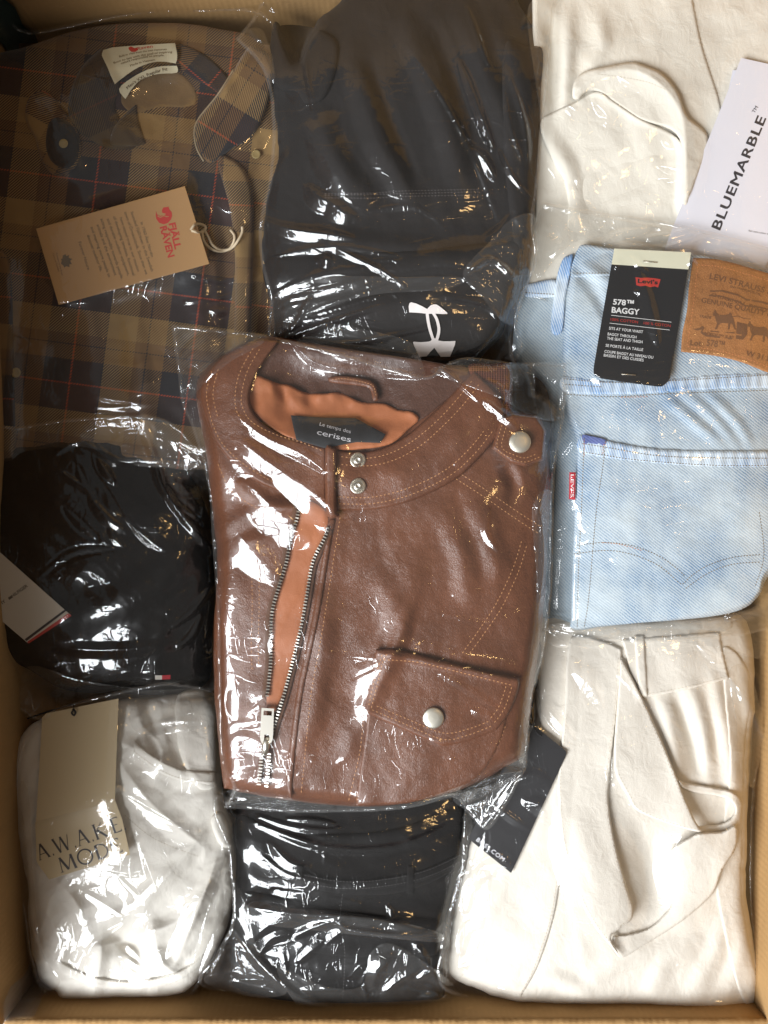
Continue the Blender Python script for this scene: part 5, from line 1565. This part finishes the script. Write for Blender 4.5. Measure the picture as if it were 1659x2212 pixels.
arcs = []
Lf = [(700, 520), (715, 640), (745, 780), (800, 950)]
Rg = [(790, 500), (850, 600), (885, 730), (885, 830), (850, 960)]
top1 = [(400, 400), (412, 350), (440, 335), (520, 355), (620, 400), (700, 445), (720, 420), (760, 382), (810, 370), (850, 370), (900, 402), (960, 450), (1020, 500), (1032, 520), (960, 526), (850, 520), (760, 522), (700, 522), (600, 510), (500, 502), (408, 498)]
bot1 = [(470, 985), (480, 975), (600, 982), (700, 975), (750, 965), (790, 930), (830, 918), (880, 955), (960, 968), (1060, 968), (1158, 962), (1150, 1020), (1110, 1120), (1070, 1215), (920, 1220), (870, 1150), (815, 1072), (750, 1140), (690, 1210), (570, 1218), (530, 1130), (490, 1040)]
lg = printed("logo", [[q6(*p) for p in top1], [q6(*p) for p in bot1]] + [[q6(*p) for p in stroke(spline(Lf, 5), 50, 46)], [q6(*p) for p in stroke(spline(Rg, 5), 44, 50)]], lz, m_print("white_rubber_print", (0.74, 0.68, 0.66)), tb, 0.9)

bag("plastic_bag", "glossy clear bag around the charcoal sweatpants at top centre", [(512, 84), (512, 84), (545, 45), (580, -20), (600, -60), (1200, -60), (1195, 20), (1185, 140), (1172, 260), (1160, 400), (1150, 480), (1160, 560), (1130, 640), (1115, 700), (1125, 760), (1060, 800), (800, 800), (600, 760), (585, 640), (566, 560), (563, 480), (585, 380), (590, 250), (570, 150)],
    M['film_b'], folds=[([(660, 420), (680, 440), (720, 460)], 22, .42), ([(690, 440), (730, 470), (755, 480)], 22, .42), ([(560, 485), (620, 505), (700, 515), (760, 525)], 16, .42), ([(680, 520), (760, 560), (820, 590), (870, 625)], 11, .42), ([(985, 140), (1010, 200), (1040, 280), (1055, 320)], 14, .5), ([(1090, 150), (1120, 240), (1132, 300), (1135, 360)], 9, .5),
                        ([(1085, 200), (1100, 280), (1125, 350)], 7, .45), ([(1020, 330), (1040, 350), (1060, 390)], 14, .45), ([(1005, 20), (1020, 60), (1050, 140)], 8), ([(630, 655), (740, 625), (830, 600)], 12, .42), ([(640, 690), (720, 660), (880, 610)], 9, .42), ([(620, 700), (700, 690), (800, 660), (850, 650)], 8, .42), ([(690, 570), (715, 575)], 18, .42),
                        ([(630, 740), (680, 700), (740, 690)], 9), ([(760, 700), (840, 710), (900, 700)], 9, .3), ([(540, 70), (560, 90)], 8), ([(575, 10), (590, 25)], 8), ([(1135, 60), (1150, 40)], 10), ([(1140, 430), (1100, 380), (1075, 330)], 9), ([(1060, 520), (1090, 500), (1110, 470)], 14, .4), ([(1060, 580), (1090, 560), (1130, 560)], 12, .4),
                        ([(600, 560), (720, 540), (860, 560)], 12, .3), ([(600, 640), (700, 600), (850, 580)], 14, .3), ([(600, 720), (660, 740), (760, 760)], 10, .4), ([(860, 600), (950, 590), (1070, 600)], 10, .3), ([(800, 460), (880, 450), (930, 470), (960, 500)], 8, .3)],
    rid=[([(600, 735), (700, 700), (820, 660)], 10, 4), ([(600, 740), (640, 700), (680, 620)], 9, 3), ([(600, 742), (760, 740), (960, 700)], 9, 3), ([(880, 100), (950, 200), (1020, 330), (1080, 480)], 10, 3), ([(700, 60), (660, 120), (680, 250)], 8, 3), ([(1110, 600), (1060, 560), (1000, 600)], 10, 5), ([(1080, 700), (1050, 660), (960, 640)], 9, 3)],
    crump=(2.4, 0.9), seed=77, level=-60, ang=-10, mask=lambda U, V: 0.45 + 0.9 * sstep(V, 430, 560) + 0.5 * sstep(U, 1000, 1120),
    flaps=[([(516, 84), (560, 60), (585, 110), (592, 180), (560, 140)], 1.0), ([(1000, 590), (1060, 520), (1110, 470), (1158, 470), (1160, 560), (1132, 640), (1115, 700), (1080, 690), (1040, 640)], 2.0, 50), ([(590, 640), (700, 600), (860, 598), (1000, 600), (960, 625), (820, 635), (700, 665), (600, 720)], 1.2, -15), ([(1140, 20), (1190, 10), (1184, 140), (1172, 255), (1160, 200)], 1.0, 80)])
# ================================================================ brown leather jacket, centre
def JR(a, b):      # from the zoomed picture of the collar
    return (359.4 + a * 0.5333, 663.6 + b * 0.5333)


def JS(a, b):      # from the zoomed picture of the pocket
    return (359.4 + a * 0.5333, 1161.3 + b * 0.5333)


def jk_z(U, V):
    z = dome(800, 1290, 430, 640, 0, -24, 5)(U, V)
    z = z + 2.6 * fbm(U / 170.0, V / 200.0, 101) + 0.8 * fbm(U / 60.0, V / 80.0, 102)
    # hollow of the neck
    z = z - 13 * np.exp(-(((U - 730) / 150.0) ** 4 + ((V - 855) / 75.0) ** 4))
    for q in ([(960, 1100), (1000, 1200), (1010, 1300)], [(1020, 1080), (1060, 1180), (1080, 1260)], [(820, 1250), (860, 1350), (800, 1500), (740, 1640)], [(700, 1300), (690, 1450), (660, 1600)], [(900, 1220), (840, 1400), (780, 1480)]):
        z = z + ridge(U, V, q, 42, 3.6, 2)
    for q in ([(1090, 1000), (1110, 1050), (1100, 1090)], [(880, 1280), (820, 1430), (760, 1560)]):
        z = z - ridge(U, V, q, 26, 3.5, 2)
    for q in ([(480, 1140), (580, 1100), (700, 1090)], [(470, 1000), (560, 1080), (690, 1110)], [(500, 1190), (600, 1150)]):
        z = z + ridge(U, V, q, 30, 3, 2)
    return z


jk = thing("leather_jacket", "brown leather biker jacket folded on top in the middle", "jacket", 810, 1745, -30)
body = [(548, 735), (600, 728), (760, 760), (940, 785), (1020, 800), (1090, 880), (1165, 900), (1178, 960), (1190, 1050), (1184, 1150), (1176, 1300), (1158, 1440), (1146, 1540), (1130, 1625), (1090, 1658), (1000, 1704), (880, 1735), (760, 1742), (620, 1728), (500, 1706), (482, 1690), (470, 1580), (462, 1480), (462, 1350), (470, 1220), (458, 1100), (445, 980), (424, 850), (440, 800), (500, 755)]
sheet("jacket_body", body, jk_z, M['leather'], jk, r=34, drop=20, wob=2)
jb = jk_z
# inside of the back neck
sheet("inner_back", [(560, 740), (620, 735), (760, 755), (1000, 795), (1010, 830), (960, 870), (890, 915), (800, 890), (660, 870), (560, 850), (545, 800)], lambda U, V: jb(U, V) + 1.2, M['leather_in'], jk, r=6, drop=2)
lnz = lambda U, V: jb(U, V) + 4.6 + 1.9 * np.sin(U / 10.0 + 2 * gn(U / 40.0, V / 40.0, 5)) * np.exp(-((V - 850) / 30.0) ** 2) + 1.8 * gn(U / 40.0, V / 40.0, 9)
sheet("lining", [(553, 812), (575, 818), (600, 828), (625, 832), (660, 848), (700, 850), (735, 848), (780, 868), (830, 872), (860, 885), (890, 890), (905, 905), (885, 925), (840, 960), (760, 972), (700, 968), (620, 945), (560, 905), (538, 870), (538, 835)], lnz, M['lining'], jk, r=5, drop=2)
lab = sheet("neck_label", C((628, 897), (700, 902), (768, 903), (833, 938), (822, 957), (770, 955), (700, 968), (640, 950)), lambda U, V: lnz(U, V) * 0 + jb(U, V) + 7.2, M['label_dark'], jk, r=2, drop=0.4)
lbz = lambda U, V: jb(U, V) + 7.2
lettering("lettering", "Le temps des", (690, 919), (757, 936), 8, lbz, M['ink_silver'], lab, 0.0, 0.25)
lettering("lettering", "cerises", (684, 938), (757, 955), 12, lbz, M['ink_silver'], lab, 0.0, 0.25, 0, 0.95)
lz = lambda U, V: jb(U, V) + 6.6
sheet("hanger_loop", [(712, 815), (745, 812), (800, 822), (815, 840), (818, 862), (806, 864), (800, 842), (785, 835), (745, 830), (714, 826)], lz, M['leather'], jk, r=4, drop=2)
stitches("stitching", [[(716, 821), (745, 818), (800, 830), (810, 845), (813, 860)]], lz, M['thread_tan'], jk, 6.5, 5, 1.5, 0.4)

# left collar
cz = lambda U, V: jb(U, V) + 5.0 + 3 * np.exp(-((U - 540) / 60.0) ** 2)
lc = [(548, 736), (590, 732), (602, 738), (575, 775), (552, 815), (540, 850), (545, 885), (575, 920), (630, 946), (706, 966), (706, 966), (706, 1084), (706, 1084), (650, 1075), (582, 1054), (530, 1025), (494, 992), (462, 950), (445, 905), (432, 860), (440, 815), (480, 770)]
sheet("collar", lc, cz, M['leather'], jk, r=6, drop=4.2)
stitches("stitching", [[(562, 752), (535, 800), (522, 850), (524, 880), (545, 912), (600, 940), (650, 955), (700, 975)], [(548, 750), (520, 800), (508, 850), (512, 890), (535, 925)],
                       [(458, 800), (446, 850), (456, 905), (475, 950), (505, 985), (545, 1015), (590, 1040), (650, 1060)], [(472, 795), (460, 850), (470, 900)]], cz, M['thread_tan'], jk, 9, 7, 1.7, 0.5)
# right collar
rc = [(712, 966), (712, 966), (760, 976), (800, 974), (840, 962), (885, 935), (920, 905), (960, 868), (1000, 825), (1025, 800), (1025, 800), (1075, 850), (1090, 885), (1085, 930), (1060, 962), (1020, 1005), (985, 1035), (930, 1065), (870, 1088), (800, 1102), (722, 1103), (722, 1103), (724, 1060)]
cz2 = lambda U, V: jb(U, V) + 5.0 + ridge(U, V, [(760, 1040), (900, 1010), (1000, 940), (1060, 860)], 60, 3.5, 2, False)
sheet("collar", rc, cz2, M['leather'], jk, r=6, drop=4.2)
stitches("stitching", [[(735, 986), (790, 990), (845, 978), (895, 950), (945, 908), (985, 865), (1020, 822)], [(735, 1003), (795, 1006), (850, 994), (905, 965), (955, 922), (1000, 875), (1035, 830)],
                       [(730, 1088), (800, 1088), (870, 1074), (930, 1050), (985, 1018), (1030, 975), (1065, 930)], [(730, 1073), (800, 1074), (865, 1060), (925, 1036), (975, 1006), (1018, 965), (1050, 925)], [(726, 1078), (724, 1010)]], cz2, M['thread_tan'], jk, 9, 7, 1.7, 0.5)
sheet("placket", [(704, 962), (722, 966), (728, 975), (728, 1100), (735, 1110), (722, 1120), (708, 1115), (702, 1080), (701, 1000)], lambda U, V: jb(U, V) + 11, M['leather'], jk, r=8, drop=8)
for (su, sv, r_) in ((773, 994, 17), (773, 1050, 17)):
    z0 = float(cz2(np.array(su * 1.0), np.array(sv * 1.0)))
    sn = disc("snap", su, sv, z0, [(r_, -1.5), (r_, 0.9), (r_ * 0.9, 1.3), (r_ * 0.55, 0.6), (r_ * 0.5, 0.7), (r_ * 0.45, 2.2), (r_ * 0.3, 2.6), (r_ * 0.2, 2.0), (0.3, 1.9)], M['metal'], jk, 28)
    # little radial ribs round the rim
    vs = []; fs = []
    for k in range(22):
        a = 2 * math.pi * k / 22
        c, s = math.cos(a), math.sin(a); px, py = -s, c
        q = [(su + c * r_ * .58 + px * .8, sv + s * r_ * .58 + py * .8, 0.9), (su + c * r_ * .58 - px * .8, sv + s * r_ * .58 - py * .8, 0.9), (su + c * r_ * .92 - px * 1.3, sv + s * r_ * .92 - py * 1.3, 1.2), (su + c * r_ * .92 + px * 1.3, sv + s * r_ * .92 + py * 1.3, 1.2), (su + c * r_ * .75, sv + s * r_ * .75, 2.0)]
        q = np.array(q); k0 = len(vs); vs += [tuple(x) for x in W3(q[:, 0], q[:, 1], z0 + q[:, 2])]
        fs += [(k0, k0 + 1, k0 + 4), (k0 + 1, k0 + 2, k0 + 4), (k0 + 2, k0 + 3, k0 + 4), (k0 + 3, k0, k0 + 4)]
    rb = link("rim_ribs", mesh_from("rim_ribs", np.array(vs), fs, False), M['metal'], sn); rb["kind"] = "stuff"

# epaulette strap and knit cuff
sheet("knit_cuff", [(1012, 790), (1060, 786), (1103, 791), (1106, 866), (1100, 900), (1060, 900), (1030, 850)], lambda U, V: jb(U, V) + 3.5, M['knit'], jk, r=10, drop=6)
epo = C((1079, 903), (1110, 893), (1160, 898), (1180, 930), (1174, 994), (1134, 1008), (1104, 1001), (1062, 969))
epz = lambda U, V: jb(U, V) * 0.55 - 3 + 12
sheet("epaulette", epo, epz, M['leather'], jk, r=6, drop=7)
stitches("stitching", [[(1088, 908), (1074, 967), (1108, 991)], [(1108, 991), (1134, 998), (1168, 986)], [(1096, 914), (1084, 965), (1112, 983), (1134, 989), (1160, 980)]], epz, M['thread_tan'], jk, 8, 6, 1.6, 0.5)
z0 = float(epz(np.array(1123.0), np.array(954.0)))
disc("press_stud", 1123, 955, z0, [(24, -1), (24, 1.5), (23, 2.4), (21, 2.8), (10, 3.1), (0.3, 3.2)], M['brass'], jk, 40)

# seams
sz = lambda U, V: jb(U, V)
stitches("stitching", [[JS(1460, 30), (1120, 1235), (1085, 1310), (1045, 1370), JS(1220, 480)], [JS(1440, 10), (1108, 1228), (1073, 1302), (1034, 1362), JS(1190, 480)],
                       [(981, 1015), (1040, 1052), (1110, 1100), (1172, 1140)], [(975, 1028), (1035, 1066), (1105, 1114), (1166, 1154)],
                       [JS(800, 720), (778, 1620), (765, 1680), (752, 1734)], [JS(830, 720), (792, 1620), (778, 1680), (770, 1734)], [JS(1375, 760), (1080, 1600), (1060, 1640), (1030, 1680)], [JS(1350, 760), (1068, 1598), (1048, 1636), (1016, 1680)],
                       [JS(345, 120), (545, 1300), (543, 1400), (545, 1450)], [JS(375, 120), (560, 1300), (558, 1400), (560, 1450)],
                       [(735, 1115), (722, 1200), (708, 1290), (690, 1400), (672, 1500), (660, 1620), (650, 1720)], [(470, 1000), (500, 1060), (560, 1100), (600, 1112)]],
         sz, M['thread_tan'], jk, 9, 7, 1.7, 0.55)
# raised seam lips
for q in ([(725, 1120), (712, 1200), (696, 1300), (676, 1400), (655, 1500), (640, 1620), (630, 1725)],):
    p = np.array(spline(q, 6))
    lip = np.vstack([p, (p + np.array([-16, -2]))[::-1]])
    sheet("zip_facing", [tuple(x) for x in lip[::3]], lambda U, V: jb(U, V) + 1.8, M['leather'], jk, r=7, drop=2.5)

# zip opening
tl = [(650, 1085), (640, 1130), (629, 1161), (620, 1214), (603, 1270), (589, 1321), (586, 1380), (586, 1428), (582, 1470), (578, 1508)]
tr = [(706, 1140), (700, 1161), (674, 1214), (662, 1280), (650, 1348), (640, 1390), (631, 1428), (620, 1470), (610, 1508), (590, 1570), (574, 1625)]
sheet("zip_opening", [(650, 1090), (700, 1100), (706, 1140), (674, 1214), (650, 1348), (631, 1428), (606, 1508), (580, 1560), (576, 1508), (586, 1428), (589, 1321), (620, 1214)], lambda U, V: jb(U, V) + 0.8, M['lining'], jk, step=4, r=8, drop=0.5)
ztape = m_cloth("brown_zip_tape", (0.12, 0.055, 0.03), 0.2, 0.9, 90, 0.4)
for side, line in ((-1, tl), (1, tr)):
    p = spline(line, 6)
    off = np.array([13.0 * side, 2.0])
    lip = np.vstack([p, (p + off)[::-1]])
    sheet("zip_tape", [tuple(x) for x in lip[::4]] , lambda U, V: jb(U, V) + 2.2, ztape, jk, r=4, drop=1.2)


def teeth(line, side, zf, pitch=7.0, ln=9.0, wd=3.4):
    p = spline(line, 10)
    seg = np.hypot(*(p[1:] - p[:-1]).T); L = np.concatenate([[0], np.cumsum(seg)])
    vs = []; fs = []
    s = 0
    while s < L[-1]:
        c = np.array([np.interp(s, L, p[:, 0]), np.interp(s, L, p[:, 1])])
        c2 = np.array([np.interp(s + 2, L, p[:, 0]), np.interp(s + 2, L, p[:, 1])])
        d = c2 - c; d = d / max(np.hypot(*d), 1e-6) if np.hypot(*d) > 0 else np.array([0, 1.0])
        nr = np.array([-d[1], d[0]]) * (1 if side > 0 else -1)
        q = []
        for (a, b, h) in ((0, -.5, 0), (1, -.5, 0), (1, .5, 0), (0, .5, 0), (.1, -.35, 1.5), (.85, -.35, 1.7), (.85, .35, 1.7), (.1, .35, 1.5)):
            x = c + nr * (a - 0.35) * ln + d * b * wd
            q.append((x[0], x[1], h))
        q = np.array(q); k = len(vs)
        vs += [tuple(x) for x in W3(q[:, 0], q[:, 1], zf(q[:, 0], q[:, 1]) + 2.2 + q[:, 2])]
        fs += [(k + 4, k + 5, k + 6, k + 7), (k, k + 1, k + 5, k + 4), (k + 1, k + 2, k + 6, k + 5), (k + 2, k + 3, k + 7, k + 6), (k + 3, k, k + 4, k + 7)]
        s += pitch
    o = link("zip_teeth", mesh_from("zip_teeth", np.array(vs), fs, False), M['metal'], jk)
    o["kind"] = "stuff"


teeth(tl, 1, jb); teeth(tr, -1, jb)
teeth([(566, 1632), (564, 1660), (560, 1700)], 1, jb, 7, 10); teeth([(580, 1629), (578, 1657), (574, 1700)], -1, jb, 7, 10)
# slider and pull tab
z0 = float(jb(np.array(578.0), np.array(1570.0)))
pl = [(566, 1529), (592, 1531), (588, 1602), (584, 1606), (582, 1586), (572, 1585), (567, 1606), (561, 1602)]


def pull_plate():
    bm = bmesh.new()
    out = [(565, 1529), (592, 1531), (590, 1585), (589, 1598), (585, 1607), (582, 1600), (582, 1588), (571, 1587), (570, 1600), (566, 1607), (562, 1597), (562, 1584)]
    inn = [(569.5, 1535), (587.5, 1536), (587, 1546), (569, 1545)]
    lay = []
    for h in (4.0, 6.2):
        lay.append(([bm.verts.new(W3(np.array(x), np.array(y), np.array(z0 + h))) for x, y in out], [bm.verts.new(W3(np.array(x), np.array(y), np.array(z0 + h))) for x, y in inn]))
    for o_, i_ in lay:
        e = [bm.edges.new((o_[k], o_[(k + 1) % len(o_)])) for k in range(len(o_))] + [bm.edges.new((i_[k], i_[(k + 1) % len(i_)])) for k in range(len(i_))]
        bmesh.ops.triangle_fill(bm, use_beauty=True, edges=e)
    for j in (0, 1):
        a, b = lay[0][j], lay[1][j]
        for k in range(len(a)):
            k2 = (k + 1) % len(a)
            bm.faces.new((a[k], a[k2], b[k2], b[k]))
    bmesh.ops.recalc_face_normals(bm, faces=bm.faces)
    me = D.meshes.new("zip_pull"); bm.to_mesh(me); bm.free()
    return link("zip_pull", me, M['metal'], jk)


zp = pull_plate()
tube("slider", [(577, 1594, z0 + 2.0), (576, 1602, z0 + 3.2), (574, 1614, z0 + 3.6), (572, 1628, z0 + 2.5)], [0.0032, 0.0036, 0.0034, 0.0022], M['metal'], jk)

# chest pocket with its flap
pz = lambda U, V: jb(U, V) + 1.4
sheet("pocket", [(800, 1480), (800, 1480), (1105, 1490), (1105, 1490), (1085, 1590), (1040, 1670), (980, 1705), (880, 1734), (770, 1740), (770, 1740), (775, 1680), (790, 1580)], pz, M['leather'], jk, r=5, drop=1.6)
fl_o = [(813, 1401), (813, 1401), (850, 1402), (900, 1412), (960, 1428), (1040, 1448), (1122, 1464), (1122, 1464), (1120, 1490), (1100, 1540), (1072, 1578), (1072, 1578), (1010, 1602), (957, 1612), (957, 1612), (880, 1580), (786, 1537), (786, 1537), (795, 1490)]
fz = lambda U, V: jb(U, V) + 3.6 + 1.5 * np.exp(-(((U - 935) / 80.0) ** 2 + ((V - 1550) / 50.0) ** 2)) + 2.0 * ridge(U, V, [(813, 1410), (960, 1438), (1115, 1472)], 14, 1.0, 2, False)
sheet("pocket_flap", fl_o, fz, M['leather'], jk, r=4, drop=2.4)
stitches("stitching", [[(826, 1425), (900, 1430), (960, 1444), (1040, 1464), (1105, 1480)], [(838, 1412), (828, 1425), (815, 1480), (802, 1530)], [(826, 1412), (806, 1480), (796, 1528)], [(802, 1532), (880, 1566), (957, 1597), (1010, 1588), (1062, 1568)], [(812, 1524), (880, 1553), (957, 1583), (1010, 1575), (1056, 1558)],
                       [(1106, 1482), (1090, 1530), (1064, 1566)], [(1094, 1480), (1078, 1526), (1056, 1556)]], fz, M['thread_tan'], jk, 9, 7, 1.7, 0.5)
z0 = float(fz(np.array(936.0), np.array(1551.0)))
disc("press_stud", 936, 1551, z0, [(23, -1), (23, 1.5), (22, 2.4), (20, 2.8), (10, 3.1), (0.3, 3.2)], M['brass'], jk, 40)

for (q, w, h) in (([(1020, 1018), (1080, 1058), (1150, 1100), (1182, 1125)], 10, 1.2),):
    pass

bag("plastic_bag", "big glossy clear bag around the brown leather jacket", [(372, 703), (372, 703), (450, 712), (545, 722), (640, 742), (760, 772), (912, 815), (960, 790), (1010, 775), (1100, 785), (1222, 787), (1222, 787), (1215, 900), (1196, 1020), (1192, 1150), (1190, 1260), (1176, 1400), (1160, 1470), (1150, 1500), (1142, 1580), (1135, 1650), (1130, 1665), (1090, 1740), (1052, 1790), (1018, 1760), (980, 1720), (900, 1740), (800, 1750), (640, 1752), (487, 1742), (487, 1742), (505, 1700), (482, 1650), (475, 1560), (470, 1300), (462, 1180), (452, 1050), (420, 930), (395, 870), (385, 790)],
    M['film'], folds=[([(400, 800), (450, 760), (540, 735), (575, 740)], 26, .42), ([(395, 840), (400, 790)], 9), ([(520, 860), (530, 900), (500, 960)], 16, .42), ([(500, 900), (560, 945), (640, 985), (690, 1020)], 14, .42), ([(560, 920), (620, 960), (690, 1000)], 8, .4),
                      ([(585, 1035), (650, 1080), (712, 1140)], 42, .42), ([(520, 1075), (590, 1135), (650, 1190)], 42, .42), ([(480, 1150), (530, 1205), (580, 1260)], 34, .42), ([(505, 960), (560, 1000), (620, 1040)], 22, .42),
                      ([(470, 1230), (520, 1210), (600, 1170)], 18, .42), ([(600, 1250), (650, 1200), (700, 1160)], 14, .45), ([(580, 1400), (600, 1330), (640, 1270)], 12, .45), ([(500, 1540), (510, 1490), (560, 1475)], 26, .42), ([(520, 1560), (570, 1520), (600, 1490)], 16, .42), ([(560, 1500), (590, 1470), (620, 1440)], 10),
                      ([(480, 1590), (520, 1570), (620, 1560)], 12, .42), ([(480, 1630), (520, 1600), (560, 1610)], 14, .42), ([(610, 1630), (680, 1600), (720, 1580)], 9, .42), ([(720, 1480), (760, 1450), (830, 1420)], 12, .42), ([(480, 1690), (500, 1650), (550, 1640)], 18, .42), ([(500, 1715), (560, 1700), (620, 1690)], 14, .42), ([(640, 1670), (665, 1650), (680, 1620)], 9),
                      ([(500, 1738), (600, 1735), (720, 1748)], 8, .35), ([(560, 1440), (680, 1415), (830, 1430)], 6, .35), ([(730, 1640), (760, 1620), (790, 1600)], 10, .35), ([(930, 1600), (960, 1620), (970, 1640)], 10, .35), ([(1020, 1540), (1060, 1560)], 10, .42),
                      ([(980, 1000), (1080, 860), (1050, 820)], 10, .3), ([(1040, 870), (1080, 900), (1110, 930)], 12, .4), ([(800, 700), (870, 770), (905, 800)], 10, .4), ([(690, 760), (780, 790), (860, 800)], 8, .4), ([(1050, 1100), (1045, 1150), (1070, 1190)], 9, .35), ([(980, 1290), (1040, 1285), (1070, 1300)], 7, .3), ([(960, 1330), (1060, 1350), (1130, 1320)], 6, .3),
                      ([(950, 1460), (1020, 1500), (1080, 1540)], 8, .3), ([(860, 1690), (940, 1660), (1080, 1600)], 7, .3), ([(1000, 1700), (1060, 1670), (1120, 1660)], 10, .38), ([(1040, 1780), (1080, 1730), (1110, 1680)], 12, .35), ([(1160, 1100), (1170, 1200), (1160, 1300)], 7, .3)],
    rid=[([(640, 745), (700, 790), (905, 812)], 10, 4, 1.0, False), ([(1040, 870), (960, 800), (940, 790)], 8, 3), ([(1150, 1150), (1185, 1010), (1215, 820)], 9, 3), ([(1130, 1670), (1000, 1712), (860, 1745)], 8, 3)],
    crump=(1.0, 0.35), seed=91, level=-50, ang=-25, gap=1.5, mask=lambda U, V: 0.4 + 0.9 * sstep(-U, -640, -500) + 0.3 * sstep(V, 1600, 1700) + 0.5 * sstep(-V, -860, -780) + 0.5 * sstep(U, 1080, 1160),
    flaps=[([(640, 742), (700, 700), (800, 715), (880, 735), (905, 765), (914, 813), (840, 802), (760, 780), (690, 760)], 1.5, 15), ([(375, 706), (450, 715), (545, 725), (570, 740), (500, 780), (440, 830), (402, 868), (388, 790)], 0.8, -20), ([(1018, 1758), (980, 1722), (1080, 1690), (1130, 1660), (1130, 1668), (1092, 1738), (1052, 1788)], 1.0, -40), ([(930, 800), (1010, 778), (1100, 788), (1218, 790), (1212, 900), (1150, 900), (1080, 860), (1000, 830)], 1.2, 20), ([(484, 1735), (502, 1705), (640, 1728), (800, 1742), (900, 1732), (980, 1712), (980, 1722), (900, 1741), (800, 1751), (640, 1752)], 0.8, 0), ([(1150, 1100), (1188, 1060), (1190, 1150), (1188, 1260), (1175, 1400), (1150, 1500), (1135, 1640), (1118, 1620), (1140, 1450), (1160, 1280)], 0.8, 85)])
